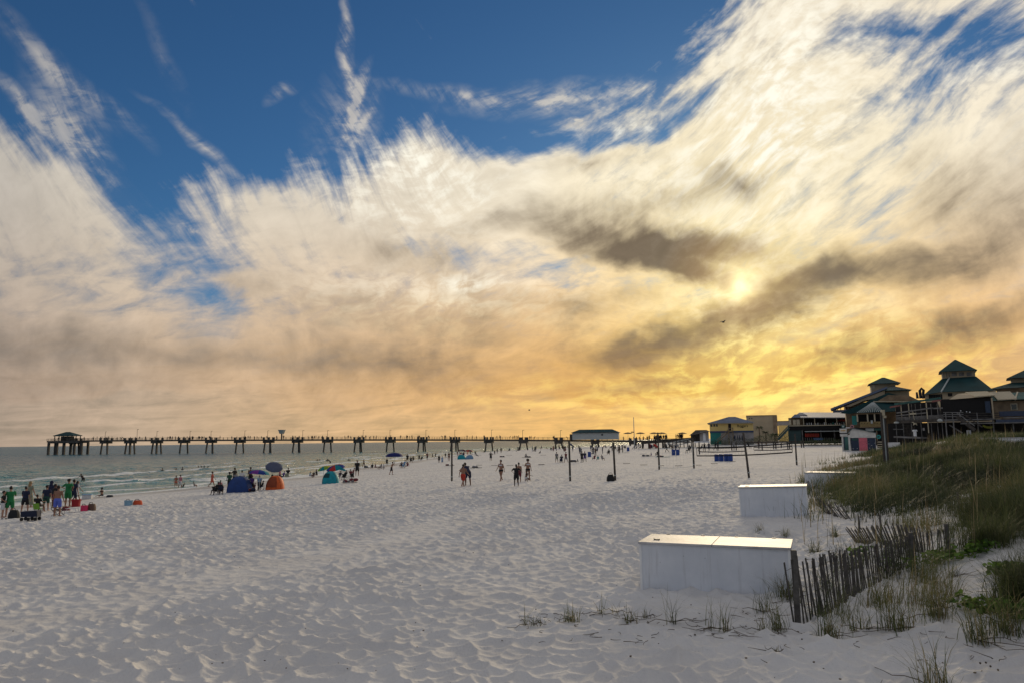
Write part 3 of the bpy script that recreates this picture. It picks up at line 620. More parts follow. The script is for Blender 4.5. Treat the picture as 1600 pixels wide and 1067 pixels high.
for sgn in (-1, 1):
    m_ = strip(0, SE, sgn*HW-.05, sgn*HW+.05, 1.0, 1.1); q = strip(0, SE, sgn*HW-.03, sgn*HW+.03, .5, .56); m_.add(q.v, q.f)
    q = strip(0, SE, sgn*HW-.03, sgn*HW+.03, .22, .28); m_.add(q.v, q.f)
    for s in np.arange(0, SE, 2.4): m_.bar(ppt(s, sgn*HW, 0), ppt(s, sgn*HW, 1.1), .12, .12)
    m_.build('railing', mtimber, pier)
bent_px = [118, 166, 204, 245.5, 288, 330, 375, 420, 465, 512, 561, 610, 660, 711, 764, 818, 873, 930, 989]
pile_n = [2, 3, 4, 4, 2, 3, 2, 3, 3, 2, 3, 2, 3, 3, 2, 2, 2, 2, 2]
for bp, pn_ in zip(bent_px, pile_n):
    s = px_s(bp); c = ppt(s); wd = 3.7 if bp < 860 else 3.4
    cap = MB(); cap.add([], []); hw2 = wd/2
    for sx, z0, z1, o in ((hw2, -1.75, -.75, HW+.35), (hw2*.92, -.75, .95, HW+.3)):
        if z1 > 0:
            for e in (-1, 1):
                for q in (-1, 1):
                    a_ = ppt(s, e*o); a_ += PD*q*(hw2-.5)
                    cap.bar(Vector((a_.x, a_.y, c.z+z0)), Vector((a_.x, a_.y, c.z+z1)), .9, .9)
        else:
            a_ = c-PN*o; b_ = c+PN*o; cap.bar(Vector((a_.x, a_.y, c.z+(z0+z1)/2)), Vector((b_.x, b_.y, c.z+(z0+z1)/2)), sx*2, z1-z0)
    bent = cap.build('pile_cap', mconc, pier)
    zb = WZ-4 if bp < 800 else min(WZ-1, H(c.x, c.y)-1)
    offs = {2: [(-.8, -1), (.8, 1)], 3: [(-1, -1), (.1, 1), (1, -1)], 4: [(-1, -1), (-.35, 1), (.35, -1), (1, 1)]}[pn_]
    for u, v in offs:
        tp = c+PD*(u*1.45)+PN*(v*.9); bt = c+PD*(u*2.3)+PN*(v*1.2)
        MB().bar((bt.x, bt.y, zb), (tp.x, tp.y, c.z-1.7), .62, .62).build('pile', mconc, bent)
# wider head of the pier
hs = [px_s(p)+1.2 for p in (79, 92, 103, 119, 130)]
strip(2.2, px_s(132), -3.6, 3.6, -1.3, -.02).build('pier_head', mconc, pier)
hr = MB()
for sgn in (-1, 1):
    q = strip(2.2, px_s(132), sgn*3.5-.06, sgn*3.5+.06, 1.0, 1.1); hr.add(q.v, q.f)
    for s in np.arange(2.2, px_s(132), 2.2): hr.bar(ppt(s, sgn*3.5, 0), ppt(s, sgn*3.5, 1.1), .13, .13)
hr.build('railing', mtimber, pier)
for s in hs:
    for off in (-2.2, 2.2):
        p = ppt(s, off); MB().bar((p.x, p.y, WZ-4), (p.x, p.y, p.z-1.0), .95, .95).build('pile', mconc, pier)
RZP = math.atan2(PD.y, PD.x)
def hip(m_, x0, x1, y0, y1, z0, z1, rx0, rx1, over=0):
    ym = (y0+y1)/2
    m_.add([(x0-over, y0-over, z0), (x1+over, y0-over, z0), (x1+over, y1+over, z0), (x0-over, y1+over, z0), (rx0, ym, z1), (rx1, ym, z1)],
           [(0, 1, 5, 4), (2, 3, 4, 5), (1, 2, 5), (3, 0, 4), (0, 3, 2, 1)]); return m_
# end pavilion
c = ppt((px_s(88)+px_s(123))/2); W_ = (px_s(122)-px_s(89))/2
t = empty('pier_pavilion', c, RZP, 'open hip-roofed pavilion at the seaward end of the pier', 'pavilion')
hip(MB(), -W_, W_, -3.2, 3.2, 2.55, 4.5, -1.2, 1.2).build('roof', mgreenroof, t)
MB().b2(-W_+.3, W_-.3, -3.0, 3.0, 2.35, 2.54).build('eave_beam', mtimber, t)
for x in np.linspace(-W_+1.2, W_-1.2, 5):
    for y in (-2.8, 2.8): MB().b2(x-.16, x+.16, y-.16, y+.16, 0, 2.36).build('column', mtimber, t)
MB().b2(-2.6, 2.6, -1.6, 1.6, 0, 2.2).build('kiosk', mconc, t)
# observation box on a stalk
p = pier_at(440, 685.5); t = empty('lookout_tower', p, RZP, 'small pale lookout cabin on a stalk above the pier', 'lookout tower')
MB().tube([(0, 0, 0), (0, 0, 2.6)], .35, 8).build('stalk', mconc, t)
MB().box((0, 0, 3.35), (1.2, 1.2, 1.5)).build('cabin', mbluegrey, t); MB().add([(-.8*1, -.8, 2.61), (.8, -.8, 2.61), (.8, .8, 2.61), (-.8, .8, 2.61), (-1.25, -1.25, 4.3), (1.25, -1.25, 4.3), (1.25, 1.25, 4.3), (-1.25, 1.25, 4.3)], [(0, 3, 2, 1), (4, 5, 6, 7), (0, 1, 5, 4), (1, 2, 6, 5), (2, 3, 7, 6), (3, 0, 4, 7)]).build('flared_shade', mbluegrey, t)
MB().box((0, 0, 4.42), (2.8, 2.8, .22)).build('roof', mbluegrey, t); MB().box((1.1, -.5, 2.1), (.1, .1, 1.6)).box((1.2, -.5, 1.4), (.9, .7, .1)).build('ladder', mtimber, t)
# bait house on the pier
a = pier_at(893, 686); b = pier_at(970, 686); L = (b-a).length
t = empty('pier_house', Vector((a.x, a.y, deckz(px_s(893)))), RZP, 'long pale hip-roofed house standing on the landward part of the pier', 'building')
MB().b2(.8, L-.8, -3.6, 3.2, 0, 3.1).build('wall', mbluegrey, t); hip(MB(), .2, L-.2, -4.4, 4.0, 3.1, 4.5, 3.6, L-3.6).build('roof', mgreenroof, t)
MB().b2(.3, L-.3, -4.32, 3.9, 2.94, 3.09).build('fascia', mtimber, t); MB().b2(13.6, 14.4, -3.68, -3.58, 1.7, 2.4).build('window', mdark, t)
MB().b2(-.4, .7, -3.3, 2.9, 0, 2.5).build('porch', mtimber, t)
# pier lamps
lamp_px = [160, 210, 241, 293, 326, 379, 415, 470, 509, 565, 607, 663.5, 709, 766.5, 815.5, 875]
def pier_lamp(p, hgt, lab):
    t = empty('lamp_post', p, RZP, lab, 'lamp post', 'lamp posts along the pier')
    MB().tube([(0, 0, 0), (0, 0, hgt)], [.11, .08], 6).build('pole', mdark, t); MB().box((.35, 0, hgt+.02), (.9, .2, .14)).build('lamp_head', mdark, t); return t
for i, q in enumerate(lamp_px): pier_lamp(ppt(px_s(q), HW-.2), 4.2, 'slim dark lamp post on the pier railing'+(', taller than its fellows' if q == 210 else '')).scale = (1, 1, 1.25 if q == 210 else 1)
# beach mast and far boardwalk
p = ground(991.5, 700); zt = at(991.5, 651, p.y).z
t = empty('mast', p, 0, 'tall thin pale mast rising beyond the landward end of the pier', 'mast')
MB().tube([(0, 0, -.4), (0, 0, zt-p.z)], [.16, .09], 8).build('pole', mbluegrey, t); MB().box((-.5, 0, (zt-p.z)*.52), (.9, .3, .3)).build('box', mdark, t)
# ================================================================== town
myellow = mat('yellow_siding', (.74, .55, .21), .8, var=.06, scale=.4)
mblue = mat('blue_band', (.03, .06, .14), .6); mslate = mat('slate_blue_roof', (.12, .15, .22), .7, spec=.1, var=.15, scale=.3)
mtan = mat('tan_stucco', (.38, .31, .21), .85, var=.08, scale=.3); mtand = mat('brown_board_siding', (.24, .175, .11), .85, var=.2, scale=.8)
mteal = mat('teal_panel', (.02, .20, .18), .6); mgreyw = mat('grey_block_wall', (.33, .31, .30), .85, var=.1, scale=.5)
mglass = mat('window_glass', (.02, .025, .03), .12, spec=.6); mcream = mat('cream_trim', (.48, .42, .30), .7, var=.08)
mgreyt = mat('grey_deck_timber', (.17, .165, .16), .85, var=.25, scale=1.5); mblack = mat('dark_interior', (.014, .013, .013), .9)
mred = mat('red_fabric', (.42, .05, .03), .8); mtealr = mat('weathered_teal_roof', (.05, .12, .11), .7, spec=.15, var=.25, scale=.7)
mgreywhite = mat('pale_metal_roof', (.34, .35, .39), .7, spec=.1, var=.1, scale=.3); mpink = mat('pink_door', (.60, .13, .17), .6); mnavy = mat('navy_panel', (.018, .03, .06), .6)
mfoliage = leafmat('palm_leaf', [(.015, .03, .012), (.03, .055, .02), (.06, .08, .03)])
def ribs(m_, p0, p1, q0, q1, n, w=.09):
    """standing seams running from the line p0-p1 up to q0-q1"""
    p0, p1, q0, q1 = map(Vector, (p0, p1, q0, q1))
    for i in range(n):
        u = (i+.5)/n; m_.bar(p0.lerp(p1, u), q0.lerp(q1, u), w, w)
    return m_
class Bld:
    """building whose front stands square to the line of sight; px / py are read off where sight lines meet its front"""
    def __init__(s, name, px0, py_base, Y, label, cat='building', rz=None, group=None, pxc=None):
        d = ray(px0 if pxc is None else pxc, 650); s.rz = -math.atan2(d.x, d.y) if rz is None else rz; s.yr = 0.0
        s.o = at(px0, py_base, Y); s.Y = Y; s.px0 = px0; s.k = Y/F; s.t = empty(name, s.o, s.rz, label, cat, group); s.pyb = py_base
        s.ex = Vector((math.cos(s.rz), math.sin(s.rz), 0)); s.ey = Vector((-math.sin(s.rz), math.cos(s.rz), 0))
    def hit(s, px, py, y=None):
        y = s.yr if y is None else y; d = ray(px, py); c = Vector((0, 0, CAMZ)); q = s.o+s.ey*y
        t = (q-c).dot(s.ey)/d.dot(s.ey); p = c+d*t-s.o; return p.dot(s.ex), p.z
    def x(s, px, y=None): return s.hit(px, 650, y)[0]
    def z(s, py, px=None, y=None): return s.hit(s.px0 if px is None else px, py, y)[1]
    def box(s, name, px0, px1, py0, py1, y0, y1, m, parent=None, bevel=0):
        ym = y0; c = (px0+px1)/2; off = -(c-s.px0)*.0117*0
        return MB().b2(s.x(px0, ym), s.x(px1, ym), y0, y1, s.z(py1, c, ym), s.z(py0, c, ym)).build(name, m, parent or s.t, bevel)
# yellow two-storey bar
B = Bld('yellow_bar', 1108, 693, 232, 'yellow two-storey beach bar with slate-blue hip roof and outside stair')
B.box('wall', 1108, 1176, 661, 672.5, 0, 14, myellow); B.box('blue_band', 1107.8, 1176.2, 672.5, 675, -.1, 14.1, mblue)
B.box('lower_wall', 1125, 1176, 675, 694, .1, 14, mgreyw); B.box('teal_wall', 1108.3, 1125, 675, 694, .12, 14, mteal)
x0, x1 = B.x(1104.5), B.x(1178.5); hip(MB(), x0, x1, -1.2, 15, B.z(660.6), B.z(650.3), B.x(1139), B.x(1150)).build('roof', mslate, B.t)
B.box('fascia', 1106, 1177, 659.8, 661.3, -.9, 14.5, mcream)
for px in (1111, 1115.5, 1119.5): B.box('window', px-1.5, px+1.3, 662.2, 665.8, -.08, .1, mglass)
B.box('doorway', 1137, 1141.5, 661.5, 672, -.06, .1, mblack)
st = MB(); st.bar((B.x(1139), -2, B.z(673)), (B.x(1118), -2, B.z(691)), 1.2, .35); st.bar((B.x(1139), -2.6, B.z(669)), (B.x(1118), -2.6, B.z(687)), .15, .2)
st.b2(B.x(1136), B.x(1144), -3, 0, B.z(674.4), B.z(673)); [st.b2(B.x(q)-.15, B.x(q)+.15, -3, -2.7, B.z(694), B.z(668)) for q in (1137, 1143.5)]
st.b2(B.x(1136), B.x(1144), -3, -2.9, B.z(669.3), B.z(668.6)); st.build('stair', mtand, B.t)
def text(s, size, loc, m, parent, name='lettering', rz=0, ext=.02):
    cu = bpy.data.curves.new(name, 'FONT'); cu.body = s; cu.size = size; cu.extrude = ext; cu.align_x = 'CENTER'; cu.align_y = 'CENTER'
    o = bpy.data.objects.new(name, cu); link(o); dg = bpy.context.evaluated_depsgraph_get(); me = bpy.data.meshes.new_from_object(o.evaluated_get(dg))
    bpy.data.objects.remove(o); o = bpy.data.objects.new(name, me); me.materials.clear(); me.materials.append(m); link(o, parent); o.location = loc; o.rotation_euler = (math.pi/2, 0, rz); return o
text("Rogie's", 1.15, (B.x(1159.5), -.1, B.z(665.6)), mblack, B.t, 'sign_lettering').scale = (1.0, 1, 1)
MB().b2(B.x(1156), B.x(1162), -.08, -.03, B.z(668), B.z(667.6)).build('sign_underline', mblack, B.t)
# plain tan block
B = Bld('tan_block', 1166, 693, 262, 'plain tan flat-roofed block behind the yellow bar')
B.box('wall', 1166, 1213.5, 648.6, 693, 0, 22, mtan); B.box('parapet', 1165.7, 1213.9, 648, 649, -.2, 22.2, mtand); B.box('side_pilaster', 1207.5, 1214.2, 649, 693, -.25, 1.5, mtand)
for px in (1171, 1174.6): B.box('window', px-.8, px+.8, 652, 654, -.05, .1, mglass)
B = Bld('low_yellow_house', 1214, 692, 290, 'low grey and ochre building between the tan block and the terrace restaurant')
B.box('wall', 1214, 1236, 657.5, 664, 0, 10, mgreyw); B.box('lower_wall', 1215, 1232, 664, 690, -.5, 10, myellow); B.box('parapet', 1213.5, 1236.5, 656.8, 657.6, -.2, 10.2, mtand)
# first-aid / lifeguard hut and boardwalk
B = Bld('beach_hut', 1076, 694, 205, 'small grey and white hut with dark hip roof at the head of the boardwalk', 'hut')
B.box('wall', 1092, 1106, 673.5, 689, 0, 5, mgreyw); B.box('side_wall', 1078, 1092, 677, 689, 1.2, 5, mtimber); B.box('door', 1097, 1101, 676, 688, -.05, .05, mwhite)
MB().add([(B.x(1075.5), -1, B.z(680)), (B.x(1108), -1, B.z(674)), (B.x(1108), 6, B.z(674)), (B.x(1075.5), 6, B.z(680)), (B.x(1086), 2, B.z(671.3)), (B.x(1103), 2, B.z(671.2))], [(0, 1, 5, 4), (1, 2, 5), (2, 3, 4, 5), (3, 0, 4), (0, 3, 2, 1)]).build('roof', mtimber, B.t)
B.box('base', 1083, 1107, 689, 691, -.6, 5, mwhite)
B = Bld('boardwalk', 1040, 697, 212, 'long dark timber boardwalk ramp with pale handrails climbing to the hut', 'boardwalk')
m_ = MB(); m_.bar((B.x(1000), 4, B.z(690.5)), (B.x(1085), 4, B.z(685.5)), 5, .9); m_.build('deck', mtimber, B.t)
for q0, q1, z0, z1 in ((1036, 1086, 699, 689), (1036, 1086, 695.5, 686), (1040, 1088, 692, 683)):
    MB().bar((B.x(q0), -1, B.z(z0)), (B.x(q1), -1, B.z(z1)), .12, .22).build('handrail', mbluegrey, B.t)
for i, q in enumerate(np.linspace(1038, 1084, 9)): MB().b2(B.x(q)-.12, B.x(q)+.12, -1.1, -.86, B.z(703), B.z(687.5)).build('post', mtimber, B.t)
for q in (1002, 1012, 1023, 1034): MB().b2(B.x(q)-.25, B.x(q)+.25, 3, 3.5, B.z(700), B.z(690)).build('post', mtimber, B.t)
# beach umbrellas on the boardwalk
def flat_umbrella(p, r_, h_, m, lab, grp, rz=0):
    t = empty('patio_umbrella', p, rz, lab, 'umbrella', grp)
    MB().tube([(0, 0, 0), (0, 0, h_)], .04, 6).build('pole', mdark, t); MB().lathe([(r_, h_-.45*r_/1.5), (r_*.98, h_-.42*r_/1.5), (r_*.5, h_-.12), (.02, h_)], 12).build('canopy', m, t); return t
for q in (981.5, 1001, 1022.5, 1034.5, 1066.5): flat_umbrella(Vector((at(q, 688, 222).x, 222, at(q, 688.5, 222).z)), 1.5, 2.6, mtimber, 'open umbrella silhouetted on the boardwalk beyond the pier house', 'umbrellas on the boardwalk')
# terrace restaurant
B = Bld('terrace_restaurant', 1235, 693, 190, 'two-storey terrace restaurant with pale metal roof and open upper deck')
kk = B.k
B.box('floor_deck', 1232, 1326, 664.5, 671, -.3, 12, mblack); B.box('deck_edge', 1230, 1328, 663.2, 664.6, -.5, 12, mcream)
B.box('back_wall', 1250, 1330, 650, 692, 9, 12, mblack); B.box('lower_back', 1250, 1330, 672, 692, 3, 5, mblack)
for px in (1255, 1272.5, 1289.5, 1307, 1321): B.box('column', px-.55, px+.55, 652, 664, -.3, .2, mcream)
for px in (1252, 1281, 1302, 1321): B.box('lower_column', px-.9, px+.9, 671, 693, -.2, .5, mgreyt)
MB().add([(B.x(1250), -.9, B.z(651.6)), (B.x(1330), -.9, B.z(651.6, 1330)), (B.x(1330), 12.5, B.z(645, 1330)+.6), (B.x(1250), 12.5, B.z(645.2)+.6), (B.x(1250), -.9, B.z(652.6)), (B.x(1330), -.9, B.z(652.6, 1330)), (B.x(1330), 12.5, B.z(652)), (B.x(1250), 12.5, B.z(652))],
         [(0, 1, 2, 3), (4, 7, 6, 5), (0, 4, 5, 1), (1, 5, 6, 2), (2, 6, 7, 3), (3, 7, 4, 0)]).build('roof', mgreywhite, B.t)
hip(MB(), B.x(1236), B.x(1252), -.5, 5, B.z(652), B.z(646.5), B.x(1242), B.x(1247)).build('end_roof', mslate, B.t)
hip(MB(), B.x(1243), B.x(1262), 3, 10, B.z(648), B.z(643.5), B.x(1249), B.x(1255)).build('cupola_roof', mslate, B.t)
for a_, b_ in ((1232, 1235.5), (1238.5, 1243), (1244, 1249)):
    B.box('screen_panel', a_, b_, 655, 663, 0, .3, mcream)
B.box('end_wall', 1231.5, 1254, 652, 664, 3, 5, mtand)
B.box('awning', 1256, 1310, 672.5, 673.8, -1.5, 0, mbluegrey)
for q in np.linspace(1257, 1277, 9): B.box('red_barrel', q-.9, q+.9, 676.5, 682, -.6, .3, mred)
for q in np.linspace(1256, 1300, 14): B.box('bar_stool', q-.5, q+.5, 683, 688, -1.2, -.6, mgreyt)
B.box('blue_counter', 1269, 1284, 683.5, 687, -2.6, -1.6, mat('blue_counter', (.07, .13, .26), .6))
random.seed(3)
for q in np.linspace(1257, 1318, 19): B.box('table_setting', q-.7, q+.6, 661-random.random()*2.2, 663.2, .6, 1.1, random.choice([mbluegrey, mgreyt, mteal, mwhite]))
sr = MB(); sr.bar((B.x(1232), -2, B.z(668)), (B.x(1214), -2, B.z(686)), 1.6, .5); sr.bar((B.x(1232), -2.8, B.z(664)), (B.x(1214), -2.8, B.z(682)), .15, .25); sr.build('stair', mat('dark_teal_timber', (.05, .09, .09), .8), B.t)
B.box('stair_tower', 1230, 1250, 665, 693, 0, 3, mat('dark_teal_timber', (.05, .09, .09), .8))
# terrace rails and boardwalk in front
B.box('front_walk', 1160, 1322, 688.5, 690.6, -4, -2, mtimber)
t = flat_umbrella(Vector((at(1317.5, 664, 189).x, 189, at(1317.5, 664, 189).z)), 1.7, 1.65, mred, 'red umbrella open on the upper terrace of the restaurant', None)
# great green-roofed restaurant
B = Bld('stepped_restaurant', 1300, 694, 168, 'rambling tan restaurant with stepped green metal roofs and a square cupola'); k = B.k
X = B.x; Zz = lambda py, px: B.z(py, px)
B.yr = 6; MB().b2(X(1322), X(1440), 6, 20, 0, Zz(627, 1380)).build('wall', mtand, B.t)
B.yr = 9
# cupola on top
MB().b2(X(1364.5), X(1403), 9, 15, Zz(615, 1385), Zz(599, 1385)).build('cupola_wall', mtan, B.t); hip(MB(), X(1360.5), X(1411.5), 7.6, 16.4, Zz(598.8, 1385), Zz(587.6, 1385), X(1384), X(1388)).build('cupola_roof', mgreenroof, B.t)
B.box('cupola_window', 1367, 1370.5, 601, 606, 8.93, 9.1, mcream)
B.yr = 4
# right upper block with its own hip
MB().b2(X(1387), X(1423.5), 4, 14, Zz(627, 1400), Zz(610.5, 1400)).build('upper_wall', mtan, B.t); hp = hip(MB(), X(1383), X(1428), 2.6, 15, Zz(609.6, 1400), Zz(600.5, 1400), X(1397), X(1403)).build('upper_roof', mtealr, B.t)
ribs(MB(), (X(1386), 2.7, Zz(609.3, 1400)), (X(1426), 2.7, Zz(609.3, 1400)), (X(1397), 8.6, Zz(601, 1400)), (X(1403), 8.6, Zz(601, 1400)), 12, .1).build('seams', mgreyt, hp)
B.yr = 3
# long sloping roof down to the left
def slab(name, pts, y0, y1, m, thick=.5):
    a = [(X(px), y0, Zz(py, px)) for px, py in pts]; n_ = len(a); return MB().prism([(p[0], p[2]) for p in a], y0, y1).build(name, m, B.t)
slab('long_roof', [(1298.5, 637.5), (1352, 617), (1390, 603), (1390, 606), (1354, 620), (1300, 640)], 3, 14, mslate)
slab('roof_wall', [(1322, 634), (1350, 622), (1386, 609), (1386, 618), (1352, 625), (1330, 634.5)], 3.4, 13.6, mtan)
for q in (1304.5, 1309.5, 1314.5, 1320, 1326): B.box('lantern_post', q-.5, q+.5, 634.5, 640.5, 4, 4.4, mtand)
B.box('lantern_sill', 1302, 1332, 639.6, 642, 4, 12, mslate)
slab('middle_roof', [(1313, 645), (1390, 613), (1440, 625), (1440, 628), (1390, 627), (1330, 646)], 2.4, 3.2, mgreenroof)
slab('gable_wall', [(1371, 627), (1390, 616.5), (1423, 618), (1440, 626.5)], 2.1, 2.4, mtand)
slab('eave_line', [(1366, 627.8), (1440, 627.8), (1440, 626.4), (1366, 626.4)], 1.7, 2.1, mcream)
B.yr = 0
# lower front roof, left face lit and ribbed
rf = MB().add([(X(1336), -2, Zz(644.5, 1340)), (X(1382), -2, Zz(643, 1380)), (X(1409), -1, Zz(641.5, 1409)), (X(1409), 3, Zz(627.5, 1409)), (X(1366), 2, Zz(627, 1366)), (X(1336), 3, Zz(644.5, 1340)), (X(1409), 3, Zz(641.5, 1409))],
              [(0, 1, 4), (0, 4, 5), (1, 2, 3, 4), (0, 5, 6, 2, 1), (5, 4, 3, 6), (2, 6, 3)]).build('front_roof', mgreenroof, B.t)
ribs(MB(), (X(1338), -2.05, Zz(644.6, 1340)), (X(1381), -2.05, Zz(643, 1380)), (X(1365), 1.9, Zz(627.3, 1366)), (X(1368), 1.9, Zz(627.2, 1366)), 13, .1).build('seams', mbluegrey, rf)
# front storey with window openings
B.box('front_wall', 1338, 1382, 645, 659, 1, 3, mblack)
for q in (1339.5, 1355.5, 1366.5, 1378): B.box('mullion', q-1.1, q+1.1, 645, 658.5, -1.2, -.8, mcream)
B.box('head_rail', 1338, 1382, 645, 646.3, -1.25, -.85, mtand)
B.box('balcony_panel', 1343, 1384, 658, 666, -1.6, -1.3, mat('ochre_board', (.26, .19, .08), .8, var=.15)); B.box('balcony_edge', 1342, 1385, 666, 667.2, -1.8, -1.2, mtand)
for q in (1345.5, 1350, 1354.5, 1366, 1370, 1374.5, 1379): B.box('cut_out', q-.5, q+.5, 660.5, 661.7, -1.66, -1.58, mblack)
B.box('ornament', 1360, 1363, 656, 661, -1.9, -1.7, mbluegrey)
B.box('teal_door', 1331, 1338.5, 649, 663, 0, .3, mteal); B.box('lower_dark', 1334, 1384, 667.2, 696, .6, 3, mblack); B.box('notice_board', 1351, 1364, 668.5, 673, -1.2, -1.1, mbluegrey); B.box('door_board', 1365, 1377, 668.5, 672, -1.2, -1.1, mtealr)
for q in (1368, 1383.5): B.box('timber_post', q-.8, q+.8, 672, 697, -1.4, -.8, mtand)
# open timber deck building, running towards the camera to the right
B = Bld('deck_bar', 1383, 694, 132, 'raised open timber deck with rails, posts and dark space beneath'); X = B.x
def pb(a, b, ya, yb, w, h_, name='beam', m=None): return MB().bar((X(a[0]), ya, B.z(a[1], a[0])), (X(b[0]), yb, B.z(b[1], b[0])), w, h_).build(name, m or mgreyt, B.t)
pb((1400, 631), (1468, 624), 0, -6, .35, .35, 'roof_edge', mtealr)
pb((1392, 635.5), (1408, 633), .4, -.6, .3, .25, 'roof_edge', mat('faded_red_trim', (.22, .09, .08), .8)); pb((1456, 628.5), (1468, 627), -5, -6, .3, .25, 'roof_edge', mat('faded_red_trim', (.22, .09, .08), .8))
for q, y in ((1409, 0), (1421, -1), (1449, -4)): B.box('tall_post', q-.75, q+.75, 629, 658 if q < 1440 else 676, y-.2, y+.1, mcream)
for q, y in ((1425.5, -1.2), (1431.5, -1.8), (1440, -3), (1456, -5), (1466, -6)): B.box('thin_post', q-.4, q+.4, 630, 650, y-.1, y+.1, mgreyt)
pb((1402, 644.5), (1456, 638), 0, -5, .18, .22); pb((1456, 639), (1470, 638.5), -5, -6, .18, .22); pb((1400, 649), (1448, 645), .2, -4, .15, .18, 'rail')
for i in range(4): pb((1400, 652+i*1.6), (1470, 649+i*1.6), .3, -6, .1, .12, 'rail')
pb((1398, 659), (1470, 656.5), 0, -6, .35, .5, 'deck_beam', mtimber)
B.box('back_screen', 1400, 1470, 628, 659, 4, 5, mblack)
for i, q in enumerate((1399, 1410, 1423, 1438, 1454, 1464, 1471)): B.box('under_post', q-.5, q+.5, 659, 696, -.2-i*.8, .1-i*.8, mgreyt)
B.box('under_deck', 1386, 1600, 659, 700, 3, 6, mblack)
for i in range(10): B.box('plank_screen', 1411+i*1.8, 1412.2+i*1.8, 663, 680, 1.5, 1.7, mtimber)
pb((1394, 670), (1410, 670), .2, 0, .12, .15, 'rail'); pb((1399, 682), (1440, 683.5), -1, -3, 2.5, .25, 'low_platform', mgreyt)
# dark stage with rail and stair
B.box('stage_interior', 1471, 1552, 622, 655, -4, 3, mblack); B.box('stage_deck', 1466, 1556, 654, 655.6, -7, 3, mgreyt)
for i in range(3): pb((1470, 645.5+i*3), (1500, 645.5+i*3), -6.6, -6.6, .1, .12, 'rail'); pb((1500, 646.5+i*3.3), (1554, 646.5+i*3.3), -6.6, -6.6, .08, .1, 'rail', mtimber)
for q in (1478, 1488.5, 1500, 1527, 1551): B.box('rail_post', q-.6, q+.6, 644, 656, -6.8, -6.5, mgreyt)
for q in (1477, 1489, 1527, 1551, 1582): B.box('under_post', q-.9, q+.9, 656, 700, -6.9, -6.5, mgreyt)
pb((1489, 652), (1513, 672), -7.5, -8.5, .25, .5, 'stair', mtimber); pb((1489, 646), (1513, 666), -7.8, -8.8, .08, .12, 'rail', mgreyt); pb((1502, 650), (1524, 668), -7.8, -8.8, .1, .15, 'rail', mtimber); pb((1478, 664), (1496, 676), -6, -6.5, .15, .2, 'brace')
for q, z_ in ((1502, 641), (1511, 642.5), (1516, 643.2)): B.box('light_globe', q-.8, q+.8, z_-.7, z_+.7, -4.6, -4.3, mwhite)
B.box('blue_panel', 1541, 1549, 626, 645, -4.2, -4.05, mat('dim_blue_panel', (.03, .05, .09), .6)); B.box('corner_post', 1551.5, 1553.5, 621, 655, -6.9, -6.4, mtan)
# ornaments on the deck front
random.seed(11)
st_ = [(0, 1), (.24, .3), (1, .3), (.42, -.12), (.6, -.8), (0, -.38), (-.6, -.8), (-.42, -.12), (-1, .3), (-.24, .3)]
stz = MB().prism([(p[0]*.55, p[1]*.55) for p in st_], 0, .12).build('pale_star', mcream, B.t); stz.location = (X(1428), -2.6, B.z(660.5, 1428))
pb((1426, 642), (1427.5, 656), -2.5, -2.5, .08, .08, 'star_pole', mcream); pb((1421, 646.5), (1432, 646.2), -2.5, -2.5, .2, .25, 'cross_arm', mcream)
m_ = MB(); m_.lathe([(.05, 0), (.42, .1), (.45, .25), (.1, .38)], 10); m_.build('shell_ornament', mbluegrey, B.t).location = (X(1400), -.9, B.z(661.5, 1400))
m_ = MB(); m_.lathe([(.05, 0), (.40, .1), (.42, .3), (.15, .5)], 10); m_.build('shell_ornament', mbluegrey, B.t).location = (X(1464), -6.9, B.z(659.5, 1464))
B.box('notice', 1440, 1443, 668, 672, -3.2, -3.1, mgreyw)
hb = MB(); hb.b2(-.18, .18, -.15, .15, 0, .85).prism([(-.36, .85), (.36, .85), (.2, 1.1), (-.2, 1.1)], -.25, .25); o = hb.build('white_birdhouse', mwhite); o.location = at(1430, 681, 126); tag(o, 'small white lantern-shaped post with a little roof under the deck', 'lantern post')
m_ = MB(); m_.tube([(-.85, 0, .25), (-.5, 0, 0), (0, 0, -.1), (.5, 0, -.08), (.9, 0, .05)], [.14, .19, .2, .19, .13], 8); o = m_.build('yellow_kayak', mat('yellow_green_plastic', (.34, .36, .06), .5)); o.location = at(1544, 666, 122); tag(o, 'short yellow-green kayak hanging under the deck', 'kayak')
for px in (1512.5, 1515.5):
    g0 = at(px, 677, 96); o = MB().b2(-.11, .11, -.1, .1, -1.5, .45).build('short_post', mlid); o.location = g0; tag(o, 'short pale post above the dune crest, %s of a pair' % ('left' if px < 1514 else 'right'), 'post')
